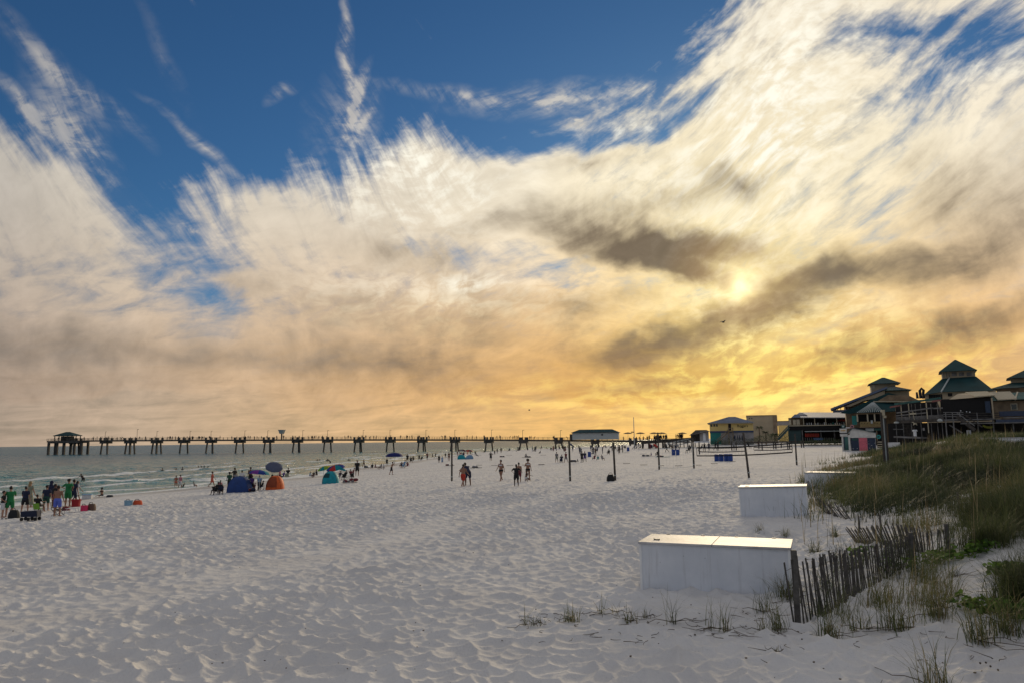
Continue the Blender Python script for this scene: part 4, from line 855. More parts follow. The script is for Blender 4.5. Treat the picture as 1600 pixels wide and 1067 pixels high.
# square tower
B = Bld('tower_pavilion', 1447, 694, 146, 'tall square pavilion with dark green pyramid roof and glazed lantern'); X = B.x
B.box('lantern_wall', 1477.5, 1530, 578, 590, 6, 12, mtan); B.yr = 6; hip(MB(), X(1473), X(1533.5), 4.6, 13.4, B.z(579.5, 1500), B.z(559, 1500), X(1500.5), X(1502.5)).build('top_roof', mgreenroof, B.t)
for q in (1497, 1508.5, 1520.5): B.box('lantern_window', q-4, q+4, 580.6, 586.5, 5.93, 6.1, mgreyt)
for q in (1480.5, 1485, 1489): B.box('lantern_slat', q-.6, q+.6, 581, 589, 5.9, 6.1, mgreyt)
B.yr = 0
MB().add([(X(1446), 0, B.z(614.5, 1500)), (X(1474), -1, B.z(611, 1500)), (X(1556), -1, B.z(611.5, 1500)), (X(1562), 18, B.z(611.5, 1500)), (X(1446), 18, B.z(614, 1500)), (B.x(1477, 6), 6, B.z(590, 1500, 6)), (B.x(1489, 6), 5.9, B.z(589.3, 1500, 6)), (B.x(1531, 6), 5.9, B.z(588.6, 1500, 6)), (B.x(1531, 6), 12, B.z(588.6, 1500, 6)), (B.x(1477, 6), 12, B.z(590, 1500, 6))],
         [(0, 1, 6, 5), (1, 2, 7, 6), (2, 3, 8, 7), (3, 4, 9, 8), (4, 0, 5, 9), (0, 4, 3, 2, 1), (5, 6, 7, 8, 9)]).build('main_roof', mgreenroof, B.t)
MB().bar((X(1474), -1.1, B.z(610.8, 1500)), (B.x(1489, 6), 5.8, B.z(589, 1500, 6)), .22, .22).build('hip_cap', mbluegrey, B.t)
MB().add([(X(1448), 1, 0), (X(1474), 0, 0), (X(1560), 0, 0), (X(1560), 17, 0), (X(1448), 17, 0), (X(1448), 1, B.z(614.5, 1500)), (X(1474), 0, B.z(611, 1500)), (X(1560), 0, B.z(611.5, 1500)), (X(1560), 17, B.z(611.5, 1500)), (X(1448), 17, B.z(614, 1500))],
         [(0, 1, 6, 5), (1, 2, 7, 6), (2, 3, 8, 7), (3, 4, 9, 8), (4, 0, 5, 9)]).build('wall', mtan, B.t)
for i in range(8): q = 1455+i*2.7; MB().bar((X(q), .7-i*.09, B.z(622, 1500)), (X(q), .7-i*.09, B.z(614.3, 1500)), .28, .2).build('opening', mblack, B.t)
B.box('dark_opening', 1484, 1491, 613.5, 618.5, -.06, .06, mblack)
# chimney-like ornaments between the roofs
o = Bld('roof_sculpture', 1434, 622, 150, 'dark curled metal sculpture on the roof between the two restaurants', 'sculpture'); X2 = o.x
MB().tube([(X2(1436), 0, 0), (X2(1435.5), 0, o.z(612))], [.3, .2], 6).build('stub', mdark, o.t)
MB().tube([(X2(1441), 0, 0), (X2(1440.5), 0, o.z(610)), (X2(1443.5), 0, o.z(606.5)), (X2(1446.5), 0, o.z(609.5)), (X2(1445.5), 0, o.z(614)), (X2(1445.5), 0, o.z(622.5))], .3, 6).build('curl', mdark, o.t)
# low ribbed roof and tan building right
B = Bld('ribbed_roof_building', 1484, 694, 126, 'tan building under a low pale ribbed roof beside the dark stage'); X = B.x
rf = MB().add([(X(1485), -2.4, B.z(622.8, 1540)), (X(1552), -2.4, B.z(619.5, 1540)), (X(1552), 4, B.z(610.8, 1540)), (X(1512), 4, B.z(610.8, 1540)), (X(1500), 2, B.z(612.3, 1540)), (X(1552), 4, B.z(622, 1540)), (X(1485), 4, B.z(622.8, 1540))],
              [(0, 1, 2, 3, 4), (0, 4, 6), (4, 3, 6), (3, 2, 5, 6), (1, 5, 2), (0, 6, 5, 1)]).build('roof', mtan, B.t)
ribs(MB(), (X(1526), -2.6, B.z(620.0, 1540)), (X(1557), -2.6, B.z(618.6, 1540)), (X(1512), 3.9, B.z(609.6, 1540)), (X(1548), 3.9, B.z(609.4, 1540)), 12, .17).build('seams', mcream, rf)
r2 = MB().add([(X(1552), -2.4, B.z(625.5, 1580)), (X(1588), -2.4, B.z(624.5, 1580)), (X(1597), 4, B.z(611, 1580)), (X(1552), 4, B.z(611, 1580)), (X(1650), -2.4, B.z(624, 1600)), (X(1650), 4, B.z(611, 1600)), (X(1552), 4, B.z(625.5, 1580)), (X(1650), 4, B.z(625, 1600))],
              [(0, 1, 2, 3), (1, 4, 5, 2), (0, 3, 6), (3, 2, 5, 7, 6), (4, 7, 5), (0, 6, 7, 4, 1)]).build('right_roof', mtealr, B.t)
ribs(MB(), (X(1560), -2.6, B.z(624.6, 1580)), (X(1590), -2.6, B.z(623.8, 1580)), (X(1552), 3.9, B.z(609.6, 1580)), (X(1585), 3.9, B.z(609.6, 1580)), 13, .17).build('seams', mcream, r2)
MB().bar((X(1587), -2.5, B.z(624.6, 1580)), (X(1597), 4, B.z(610.8, 1580)), .2, .2).build('hip_cap', mcream, B.t)
B.box('wall', 1552.5, 1650, 625, 655, -1, 4, mtand); B.box('window', 1580.5, 1591.5, 629.5, 640, -1.12, -.95, mcream); B.box('window_glass', 1582, 1590, 631, 639, -1.16, -1.0, mglass)
B.box('bare_wall_foot', 1553, 1564, 653.5, 655, -1.3, -1, mcream)
B.box('planter', 1562, 1650, 641, 649, -4, -2.5, mat('dim_blue_timber', (.045, .06, .10), .8)); B.box('terrace_rail', 1568, 1650, 650.5, 652, -6, -5.8, mgreyt); B.box('terrace_side', 1556, 1650, 654, 659, -6, 0, mat('dim_blue_timber', (.045, .06, .10), .8)); B.box('terrace_edge', 1500, 1650, 659, 660.3, -6.2, 0, mgreyt)
B = Bld('far_right_restaurant', 1551, 694, 150, 'tan building with cupola and green roofs cut by the right edge'); X = B.x
B.box('wall', 1562, 1660, 604, 694, 2, 14, mtand); B.box('cupola_wall', 1585.5, 1640, 587, 599, 6, 12, mtan); B.yr = 6; hip(MB(), X(1578.5), X(1648), 4.5, 13.5, B.z(590, 1600), B.z(575, 1600), X(1612), X(1616)).build('cupola_roof', mgreenroof, B.t)
B.yr = 0
MB().add([(X(1550), 0, B.z(606.5, 1560)), (X(1586), 6, B.z(594.8, 1580)), (X(1660), 6, B.z(594, 1600)), (X(1660), 0, B.z(603.5, 1600)), (X(1550), 12, B.z(606, 1560)), (X(1660), 12, B.z(603, 1600))], [(0, 3, 2, 1), (0, 1, 4), (1, 2, 5, 4), (0, 4, 5, 3), (2, 3, 5)]).build('main_roof', mgreenroof, B.t)
for q in (1570, 1576, 1584, 1592): B.box('window', q-2, q+2, 602.5, 606, 1.9, 2.1, mgreyt)
# small pink-doored shack on the sand
p = ground(1363, 704); Yk = p.y
B = Bld('beach_shack', 1341, 705.6, Yk, 'small white shack with bright pink door and navy painted panels', 'shack'); X = B.x
mshack = mat('shack_white', (.60, .58, .54), .7, var=.12, scale=2)
zb = B.z(704, 1353)-.02
B.box('front_wall', 1326.2, 1365.5, 683.2-1.7, 704, 0, 3.4, mshack); B.box('eave_board', 1325.7, 1366.3, 675.8, 683.2, -.12, 3.5, mshack)
MB().prism([(X(1322.5), B.z(676.6, 1325)), (X(1366.5), B.z(675.6, 1366)), (X(1331), B.z(668.8, 1331))], -.1, 3.5).build('gable', mshack, B.t)
m_ = MB(); m_.bar((X(1330.6), 1.6, B.z(668.2, 1331)), (X(1367.5), 1.6, B.z(675.5, 1366)), 3.8, .12); m_.bar((X(1330.6), 1.6, B.z(668.2, 1331)), (X(1321.5), 1.6, B.z(677.2, 1322)), 3.8, .12); m_.build('roof', mat('shack_roof', (.05, .08, .09), .6), B.t)
B.box('navy_panel', 1326.4, 1338.8, 683.6, 703.6, -.05, 0, mnavy); B.box('navy_panel', 1352.3, 1365, 683.6, 703.6, -.05, 0, mnavy)
dr = B.box('pink_door', 1339.2, 1352, 679.5, 703.8, -.08, 0, mpink); B.box('door_handle', 1350.4, 1350.9, 691, 692.6, -.13, -.08, mdark, dr)
B.box('front_window', 1329, 1337.5, 684.6, 687.4, -.1, -.05, mtealr)
B.box('tower_wall', 1312.5, 1325.6, 679, 704.3, -.25, 2.6, mshack); B.box('tower_cornice', 1310.5, 1322, 677.3, 681, -.4, 2.8, mshack); B.box('tower_sign_box', 1310.2, 1321, 669, 675.6, -.35, 2.7, mshack); B.box('tower_band', 1311, 1320.8, 675.6, 677.3, -.3, 2.6, mdark)
B.box('tower_window', 1315.2, 1322.6, 682, 702.5, -.29, -.25, mtealr); B.box('shutter', 1315.2, 1317, 682, 702.6, -.34, -.29, mnavy)
B.box('sign_lettering', 1311.8, 1319.6, 671.2, 673, -.38, -.35, mat('faded_orange_letters', (.55, .36, .16), .7))
B.box('base', 1312, 1366, 703.8, 706.2, -.45, 3.6, mshack)
def disc(name, px, py, y, r_, cols, parent): 
    d_ = MB().lathe([(r_, 0), (r_, .06)], 18).build(name, cols[0], parent); d_.location = (X(px), y, B.z(py, px)); d_.rotation_euler = (math.pi/2, 0, 0)
    i_ = MB().lathe([(r_*.5, .06), (r_*.5, .09)], 14).build('hub', cols[1], d_); return d_
disc('round_sign', 1316.3, 665.6, -.1, .28, (mtealr, mbluegrey), B.t); disc('life_ring', 1330.3, 665.8, -.15, .27, (mat('dusty_pink', (.45, .22, .24), .7), mdark), B.t)
B.box('roof_board', 1320, 1327, 667, 668.4, .2, .4, mwhite)
random.seed(5)
for q in ((1354.5, 692.8, .5), (1358.7, 695.2, .6), (1354.6, 699.3, .5), (1363.5, 691.5, .35), (1354.2, 689.2, .25), (1356, 695.8, .3), (1329.4, 700.4, .6), (1336, 700, .6)): B.box('painted_fish', q[0]-q[2], q[0]+q[2]*.9, q[1]-q[2]*.7, q[1]+q[2]*.7, -.07, -.05, mshack)
disc('teal_ring', 1370.4, 681.8, .3, .30, (mat('bright_teal', (.03, .30, .28), .6), mtealr), B.t)
for i in range(3): B.box('shelf_board', 1368, 1375.3, 689.2+i*3.6, 690.6+i*3.6, .4, .8, mcream)
B.box('shelf_back', 1367.5, 1375.8, 688, 699, .9, 1.0, mblack)
t = empty('picket_fence', at(1376, 700, Yk+2), 0, 'white picket fence between the shack and the dune', 'fence')
for i in range(22): MB().b2(i*.14, i*.14+.09, 0, .03, -.3, .9).build('picket', mwhite, t)
MB().b2(0, 3.1, .03, .07, .2, .3).build('rail', mwhite, t)
# tall sign post in front of the deck bar
Yp = 46.0; a = at(1381.5, 735, Yp); b = at(1378.5, 641, Yp); hp = b.z-H(a.x, Yp)
t = empty('tall_post', (b.x, Yp, H(b.x, Yp)), R(8), 'tall twin timber post with a fitting at its top standing on the dune', 'post')
MB().b2(-.15, -.05, -.06, .06, -.4, hp-.15).build('timber', mtimber, t, bevel=.01); MB().b2(.06, .17, -.06, .06, -.4, hp-.55).build('timber', mtimber, t, bevel=.01); MB().b2(-.045, .055, -.03, .05, -.3, hp-.35).build('conduit', mbluegrey, t)
MB().b2(-.08, .09, -.12, .06, hp-.35, hp).build('fitting', mcream, t, bevel=.01); MB().b2(-.02, .14, -.16, -.1, hp-.5, hp-.36).build('bracket', mcream, t)
for q in (1370, 1374): pass
# sand heaps behind the courts
# ================================================================== palms and far shrubs
def palm(px, pyb, pyt, Y, wpx, lab, seed):
    r_ = np.random.default_rng(seed); b_ = at(px, pyb, Y); top = at(px, pyt+wpx*.35, Y); k = Y/F; rad = wpx*k/2
    t = empty('palm_tree', b_, 0, lab, 'palm tree', 'palms beside the yellow bar')
    MB().tube([(0, 0, -1), (.05, 0, (top.z-b_.z)*.5), (0, 0, top.z-b_.z)], [.22, .18, .2], 7).build('trunk', mtand, t)
    V = []; Q_ = []; T = []
    for i in range(46):
        a_ = r_.uniform(0, 6.28); up = r_.uniform(-.5, 1.0); n_ = 9; tt = r_.random()
        for j in range(n_):
            u0 = j/n_; c0_ = Vector((math.cos(a_)*rad*u0, math.sin(a_)*rad*u0, rad*(up*u0-.9*u0*u0)))
            for sgn in (-1, 1):
                b0 = len(V); nn = Vector((-math.sin(a_)*sgn, math.cos(a_)*sgn, -.5))*rad*.26*(1-u0*.6)
                V += [c0_, c0_+Vector((math.cos(a_), math.sin(a_), 0))*rad*.1, c0_+nn+Vector((math.cos(a_), math.sin(a_), 0))*rad*.14]; Q_.append((b0, b0+1, b0+2)); T += [tt]*3
    np_mesh('crown', [(v.x, v.y, v.z+top.z-b_.z) for v in V], np.array(Q_), mfoliage, t, False, {'tint': T})
palm(1187, 686, 662, 228, 13, 'tallest round-headed palm right of the yellow bar', 1); palm(1197, 689, 670, 226, 12, 'middle small palm before the tan block', 2); palm(1211, 690, 672, 226, 15, 'wide low palm left of the outside stair', 3)
def shrubs(px0, px1, py0, py1, Y, n, lab, seed, w=.16):
    r_ = np.random.default_rng(seed); V = []; Q_ = []; T = []
    for i in range(n):
        p = at(r_.uniform(px0, px1), py1, Y); p.y += r_.uniform(-3, 3); hgt = (py1-py0)*Y/F; z = r_.random()**1.2*hgt*(.5+.8*vnoise(np.array([p.x*.35]), np.array([seed*1.0]), 4)[0])
        d_ = Vector(r_.normal(0, 1, 3)).normalized()*w; e_ = Vector(r_.normal(0, 1, 3)).normalized()*w; c_ = Vector((p.x, p.y, p.z+z)); b0 = len(V)
        V += [c_, c_+d_, c_+e_]; Q_.append((b0, b0+1, b0+2)); T += [r_.random()]*3
    tag(np_mesh('low_shrubs', [tuple(v) for v in V], np.array(Q_), mfoliage, None, False, {'tint': T}), lab, 'shrubs', kind='stuff')
shrubs(1176, 1232, 678, 691, 222, 3200, 'dark low shrubs between the palms', 4); shrubs(1110, 1180, 684, 693, 224, 2600, 'dark shrubs before the yellow bar', 5)
shrubs(1255, 1320, 685, 694, 165, 900, 'small dark weeds on the low sand heaps', 6, .2)
# ================================================================== volleyball courts
def bpost(px, pyb, pyt, lab, lean=0.0, tall=None):
    g0 = ground(px, pyb); hgt = at(px, pyt, g0.y).z-g0.z
    t = empty('net_post', g0, 0, lab, 'net post', 'timber posts of the volleyball courts')
    MB().tube([(0, 0, -.4), (.5*lean, 0, hgt*.5), (lean, 0, hgt)], [.085, .08, .075], 8).build('timber', mtimber, t)
    MB().lathe([(.10, 0), (.10, .09)], 8, (.1*lean, 0, .35)).build('strap', mbluegrey, t); return t, g0, hgt
posts = {}
for k, px, pyb, pyt, lab, ln in (('a', 706, 751, 691, 'leftmost lone timber net post near the boy in red shorts', 0), ('b', 891, 751, 688, 'timber net post left of the one with a dark bag at its foot', -.03), ('c', 961.5, 750, 690.5, 'timber net post with a dark bag at its foot', -.08),
                             ('d', 1030, 733, 675, 'slim timber post at the left end of the see-through net', 0), ('e', 1084.5, 731, 684, 'slim timber post at the right end of the see-through net', 0), ('f', 1171, 746, 675, 'tallest timber post, leaning, beside the row of blue barrels', -.28), ('g', 1245, 726, 677, 'timber post nearest the white shack at the end of a sagging net', 0)):
    posts[k] = bpost(px, pyb, pyt, lab, ln)
def net(p0, p1, z0, z1, lab, tape=.09, sides=True, mesh=True, m=None):
    p0, p1 = Vector(p0), Vector(p1); t = empty('volleyball_net', p0, 0, lab, 'net', 'volleyball nets'); d = p1-p0; d.z = 0; L = d.length; u = d/L
    def P3(s, z): return u*s+Vector((0, 0, z-.10*math.sin(math.pi*s/L)))+Vector((0, 0, (p1.z-p0.z)*s/L))
    n_ = 12
    for z in (z1, z0):
        m_ = MB()
        for i in range(n_): m_.bar(P3(L*i/n_, z), P3(L*(i+1)/n_, z), .02, tape)
        m_.build('tape', m or mblack, t)
    if sides:
        for s in (.0, L): MB().bar(P3(s, z0), P3(s, z1), .05, .03).build('side_band', m or mblack, t)
    if mesh:
        m_ = MB()
        for i in range(int(L/.35)): m_.bar(P3(i*.35, z0), P3(i*.35, z1), .006, .006)
        for j in range(1, 5): [m_.bar(P3(L*i/6, z0+(z1-z0)*j/5), P3(L*(i+1)/6, z0+(z1-z0)*j/5), .006, .006) for i in range(6)]
        m_.build('mesh', m or mgreyt, t)
    return t
def gz(px, pyb, py, Y): return at(px, py, Y)
a = at(1090, 701, 62); b = at(1238, 694, 52)
for (xa, ya, xb, yb, yla, ylb, Ya, Yb, lab) in ((1089, 699, 1238, 693, 711.5, 706, 78, 70, 'black-taped net sagging between the leaning post and the post near the shack'),
                                            (1092, 699, 1166, 697.5, 705, 704, 108, 104, 'thin dark net behind the blue barrels'), (1178, 698, 1238, 693.5, 702.5, 701, 112, 110, 'farther net right of the leaning post')):
    A_ = at(xa, yla, Ya); B_ = at(xb, ylb, Yb); net(A_, B_, 0, at(xa, ya, Ya).z-A_.z, lab, tape=.12)
A_ = at(1031, 730, posts['d'][1].y); B_ = at(1083, 728, posts['e'][1].y); net(A_, B_, 0, 2.0, 'see-through pale net between the two slim posts', .03, True, True, mbluegrey)
A_ = at(706, 706, 60); 
# small ground posts of the far rails
for i, (px, pt, pb_) in enumerate(((1093, 690, 709), (1143.5, 690, 703), (1150.5, 690, 703), (1191, 691, 702), (1209, 690.5, 701), (1212.5, 690.5, 701), (1221, 691, 699), (1231, 690.5, 701), (1234, 691, 701), (1252.5, 688, 699), (1256, 688, 699), (1050, 694, 705), (973, 694, 706))):
    g0 = ground(px, pb_); hg = at(px, pt, g0.y).z-g0.z
    o = MB().b2(-.09, .09, -.08, .08, -.3, max(hg, .6)).build('short_post', mtimber); o.location = g0; tag(o, 'short dark timber post of the rail behind the courts', 'post', 'short posts behind the volleyball courts')
# court boundary webbing lying on the sand
def tape(px0, px1, py, lab='dark strip of court boundary webbing lying on the sand'):
    a = ground(px0, py); b = ground(px1, py-.1); m_ = MB(); n_ = 6
    for i in range(n_):
        p = a.lerp(b, i/n_); q = a.lerp(b, (i+1)/n_); p.z = H(p.x, p.y)+.10; q.z = H(q.x, q.y)+.10; m_.bar(p, q, .12, .05)
    o = m_.build('boundary_strip', mtimber); tag(o, lab, 'court line', 'court boundary strips on the sand')
for q in ((842, 850, 726), (974, 984, 724.5), (1001, 1011, 727), (1029, 1037, 728.5), (1055, 1066, 728.5), (1088, 1096, 727.5), (1111, 1121, 725), (1140, 1149, 721.5), (972, 983, 707.5), (1000, 1010, 709.5), (744, 753, 727), (768, 780, 727.5), (792, 802, 727.5), (816, 828, 727), (841, 851, 726.5), (1112, 1121, 707), (745, 752, 711), (791, 800, 711.3), (845, 853, 711)): tape(*q)
# ================================================================== people
mskins = [mat('skin_%s' % n_, c) for n_, c in (('fair', (.36, .20, .14)), ('tan', (.25, .13, .085)), ('brown', (.13, .065, .042)), ('dark', (.05, .028, .02)))]
def cl(name, c, r_=.85): return mat('cloth_'+name, c, r_, var=.1, scale=6)
CL = {k: cl(k, c) for k, c in dict(green=(.015, .17, .055), dgreen=(.012, .06, .04), navy=(.012, .018, .05), black=(.012, .012, .014), white=(.55, .55, .56), red=(.40, .035, .02), blue=(.09, .13, .50), grey=(.18, .18, .19),
      sage=(.22, .23, .17), coral=(.50, .12, .08), pink=(.45, .16, .20), teal=(.02, .20, .20), lblue=(.18, .32, .50), maroon=(.14, .02, .03), yellow=(.45, .35, .08), purple=(.10, .05, .22)).items()}
mhair = [mat('hair_dark', (.012, .009, .007), .6), mat('hair_brown', (.05, .03, .018), .6), mat('hair_blond', (.25, .17, .08), .6)]
def rotv(v, f, a):
    """swing a downward limb forward by f and outward by a (degrees)"""
    f, a = R(f), R(a); return Vector((math.sin(a)*math.cos(f*.0+0), math.sin(f)*math.cos(a), -math.cos(f)*math.cos(a)))*v
def pose_joints(P_):
    J = {}; g_ = P_.get; lean = R(g_('lean', 2)); tw = g_('fem', 0)
    pel = Vector((0, 0, .92)); sp = Vector((0, math.sin(lean), math.cos(lean)))
    J['pel'] = pel; J['waist'] = pel+sp*.20; J['chest'] = pel+sp*.40; J['neck'] = pel+sp*.555; hl = R(g_('head', 0))+lean*.5
    hd = Vector((math.sin(R(g_('turn', 0)))*.02, math.sin(hl), math.cos(hl))); J['headb'] = J['neck']+hd*.07; J['head'] = J['neck']+hd*.185
    for s_, k in ((-1, 'L'), (1, 'R')):
        sh = J['neck']+Vector((s_*(.175-.02*tw), 0, 0))-sp*.055; J['sh'+k] = sh
        af, ab, eb = g_('arm'+k, (4, 10, 12)); up = rotv(.29, af, ab); up.x *= s_; J['el'+k] = sh+up
        fo = rotv(.25, af+eb, ab*(.3 if eb > 40 else .7)-g_('in'+k, 0)); fo.x *= s_; J['wr'+k] = J['el'+k]+fo; J['fo'+k] = fo.normalized()
        hp = pel+Vector((s_*.092, 0, -.03)); J['hp'+k] = hp
        lf, la, kb = g_('leg'+k, (3, 4, 5)); th = rotv(.43, lf, la); th.x *= s_; J['kn'+k] = hp+th
        sk = rotv(.42, lf-kb, la*.5); sk.x *= s_; J['an'+k] = J['kn'+k]+sk; J['ft'+k] = R(g_('foot', 0))
    return J
def capsule(m_, pts, rs, n=9): m_.tube(pts, rs, n); [ball(m_, p, r_) for p, r_ in zip(pts, rs)]
def ball(m_, c, r_, sc=(1, 1, 1)):
    prof = [(math.sin(math.pi*i/6)*r_ if 0 < i < 6 else .0005, -math.cos(math.pi*i/6)*r_) for i in range(7)]
    b = MB().lathe(prof, 9); m_.add([(v[0]*sc[0]+c[0], v[1]*sc[1]+c[1], v[2]*sc[2]+c[2]) for v in b.v], b.f)
def loft(m_, secs, n=12):
    """secs: (centre, rx, ry, up direction)"""
    vs = []
    for c, rx, ry, up in secs:
        u = Vector((1, 0, 0)); v = up.cross(u).normalized() if up else Vector((0, 1, 0))
        for k in range(n): a_ = 2*math.pi*k/n; vs.append(Vector(c)+u*math.cos(a_)*rx+v*math.sin(a_)*ry)
    fs = [tuple(range(n))[::-1], tuple((len(secs)-1)*n+k for k in range(n))]
    for i in range(len(secs)-1):
        for k in range(n): fs.append((i*n+k, i*n+(k+1) % n, (i+1)*n+(k+1) % n, (i+1)*n+k))
    m_.add(vs, fs)
def torso_secs(J, g_=0.0, fem=0, lo='pel', drop=0.0):
    sp = (J['neck']-J['pel']).normalized()
    secs = [(J['pel']-sp*(.09+drop), .150+g_, .112+g_, sp), (J['pel'], .165+g_, .118+g_, sp), (J['waist'], (.128 if fem else .145)+g_, .095+g_, sp), (J['chest']-sp*.04, .155+g_, .118+g_, sp), (J['chest']+sp*.06, .165+g_, .112+g_, sp), (J['neck']-sp*.035, .13+g_, .075+g_, sp), (J['neck']+sp*.0, .055+g_, .055+g_, sp)]
    return secs
def voxel(m_, name, vs):
    me = bpy.data.meshes.new(name); me.from_pydata([tuple(v) for v in m_.v], [], m_.f); o = bpy.data.objects.new(name, me); link(o)
    md = o.modifiers.new('r', 'REMESH'); md.mode = 'VOXEL'; md.voxel_size = vs; md.use_smooth_shade = True
    sm = o.modifiers.new('s', 'SMOOTH'); sm.iterations = 1; sm.factor = .5
    dg = bpy.context.evaluated_depsgraph_get(); out = bpy.data.meshes.new_from_object(o.evaluated_get(dg)); bpy.data.objects.remove(o); bpy.data.meshes.remove(me)
    for p in out.polygons: p.use_smooth = True
    out.name = name; out.materials.clear(); out.materials.append(None); return out
CACHE = {}
def body_meshes(pname, P_, fine):
    key = (pname, fine)
    if key in CACHE: return CACHE[key]
    J = pose_joints(P_); fem = P_.get('fem', 0); m_ = MB(); loft(m_, torso_secs(J, 0, fem))
    m_.tube([J['neck']-Vector((0, 0, .03)), J['headb']], [.055, .05], 9); hc = J['head']
    ball(m_, hc, .098, (.80, .98, 1.18)); ball(m_, hc+Vector((0, .03, -.065)), .055, (.95, 1, .9))                     # skull, jaw
    ball(m_, hc+Vector((0, .10, -.015)), .017, (.8, 1.1, 1.4)); [ball(m_, hc+Vector((s_*.08, -.005, -.01)), .02, (.5, .9, 1.3)) for s_ in (-1, 1)]
    for k, s_ in (('L', -1), ('R', 1)):
        capsule(m_, [J['sh'+k], J['el'+k], J['wr'+k]], [.052, .038, .027])
        f = J['fo'+k]; wr = J['wr'+k]; sd_ = Vector((1, 0, 0)) if abs(f.x) < .8 else Vector((0, 1, 0)); sd_ = (sd_-f*sd_.dot(f)).normalized(); nr = f.cross(sd_)
        if fine:
            capsule(m_, [wr+f*.02, wr+f*.085], [.027, .030], 7); capsule(m_, [wr+f*.03+nr*.02, wr+f*.06+nr*.045+sd_*.01, wr+f*.085+nr*.05+sd_*.015], [.012, .011, .010], 6)
            for q, ln in ((-.028, .075), (-.010, .09), (.009, .085), (.027, .065)): b0 = wr+f*.10+nr*q; capsule(m_, [b0, b0+f*ln*.5+sd_*.008, b0+f*ln*.9+sd_*.026], [.0115, .0105, .0095], 6)
        else: capsule(m_, [wr, wr+f*.09, wr+f*.155+sd_*.01], [.028, .036, .02], 7)
        capsule(m_, [J['hp'+k], J['hp'+k].lerp(J['kn'+k], .4), J['kn'+k]], [.092, .080, .056]); capsule(m_, [J['kn'+k], J['kn'+k].lerp(J['an'+k], .35), J['an'+k]], [.054, .056, .036])
        an = J['an'+k]; fa = J['ft'+k]; fd = Vector((s_*.12, math.cos(fa), -math.sin(fa))).normalized(); capsule(m_, [an+Vector((0, 0, -.03))-fd*.04, an+Vector((0, 0, -.045))+fd*.07, an+Vector((0, 0, -.055))+fd*.17], [.036, .034, .024], 7)
    if P_.get('lie'): pass
    lowest = min(v[2] for v in m_.v); pel = J['pel']
    res = {'J': J, 'low': lowest, 'body': voxel(m_, 'body', .0125 if fine else .03)}
    c = MB(); sp = (J['neck']-J['pel']).normalized()
    ts = torso_secs(J, .016, fem); loft(c, [(J['pel']-sp*.10, .178, .135, sp)]+ts[1:-1]+[(J['neck']-sp*.005, .075, .07, sp)])
    for k in 'LR': capsule(c, [J['sh'+k], J['sh'+k].lerp(J['el'+k], .62)], [.070, .062], 8)
    res['shirt'] = voxel(c, 'shirt', .022)
    c = MB(); loft(c, torso_secs(J, .018, fem)[:2]+[(J['pel']+sp*.11, .16, .122, sp)])
    for k in 'LR': capsule(c, [J['hp'+k], J['hp'+k].lerp(J['kn'+k], .75)], [.105, .098], 9)
    res['shorts'] = voxel(c, 'shorts', .022)
    c = MB(); loft(c, torso_secs(J, .012, fem)[:2]+[(J['pel']+sp*.07, .155, .118, sp)])
    for k in 'LR': capsule(c, [J['hp'+k], J['hp'+k].lerp(J['kn'+k], .12)], [.10, .095], 9)
    res['trunks'] = voxel(c, 'swim_trunks', .022)
    c = MB(); loft(c, [(J['chest']-sp*.045, .162, .128, sp), (J['chest']+sp*.07, .168, .122, sp)]); res['top'] = voxel(c, 'swim_top', .02)
    kn = (J['knL']+J['knR'])/2; an = (J['anL']+J['anR'])/2
    c = MB(); loft(c, [(an.lerp(kn, .25), .27, .23, None), (kn, .22, .19, None), (J['pel'], .178, .135, sp)]+ts[2:-1]); [capsule(c, [J['sh'+k], J['sh'+k].lerp(J['el'+k], .5)], [.066, .056], 8) for k in 'LR']; res['dress'] = voxel(c, 'dress', .025)
    c = MB(); loft(c, [(J['pel'].lerp(kn, .85), .21, .18, None), (J['pel'], .175, .132, sp)]+ts[2:-1]); [capsule(c, [J['sh'+k], J['sh'+k].lerp(J['el'+k], .2)], [.06, .05], 8) for k in 'LR']; res['short_dress'] = voxel(c, 'dress', .025)
    c = MB(); ball(c, hc+Vector((0, -.022, .028)), .102, (.88, 1.0, 1.12)); res['hair'] = voxel(c, 'hair', .02)
    c = MB(); ball(c, hc+Vector((0, -.025, .025)), .106, (.9, 1.0, 1.15)); capsule(c, [hc+Vector((0, -.07, -.02)), hc+Vector((0, -.10, -.16)), hc+Vector((0, -.10, -.27))], [.07, .065, .035], 8); res['long_hair'] = voxel(c, 'hair', .022)
    c = MB(); ball(c, hc+Vector((0, -.03, .05)), .13, (1.05, 1.05, 1.0)); res['curly_hair'] = voxel(c, 'hair', .022)
    c = MB(); ball(c, hc+Vector((0, -.005, .05)), .108, (.88, 1.0, .85)); c.box(hc+Vector((0, .13, .035)), (.13, .13, .02)); res['cap'] = voxel(c, 'cap', .018)
    c = MB(); ball(c, hc+Vector((0, 0, .06)), .105, (.88, 1.0, .85)); c.lathe([(.19, 0), (.19, .022)], 14, hc+Vector((0, 0, .035))); res['hat'] = voxel(c, 'sun_hat', .02)
    c = MB(); ball(c, hc+Vector((0, -.02, .0)), .125, (.95, 1, 1.15)); ball(c, J['neck']+Vector((0, -.03, .02)), .11); res['hood'] = voxel(c, 'hood', .022)
    CACHE[key] = res; return res
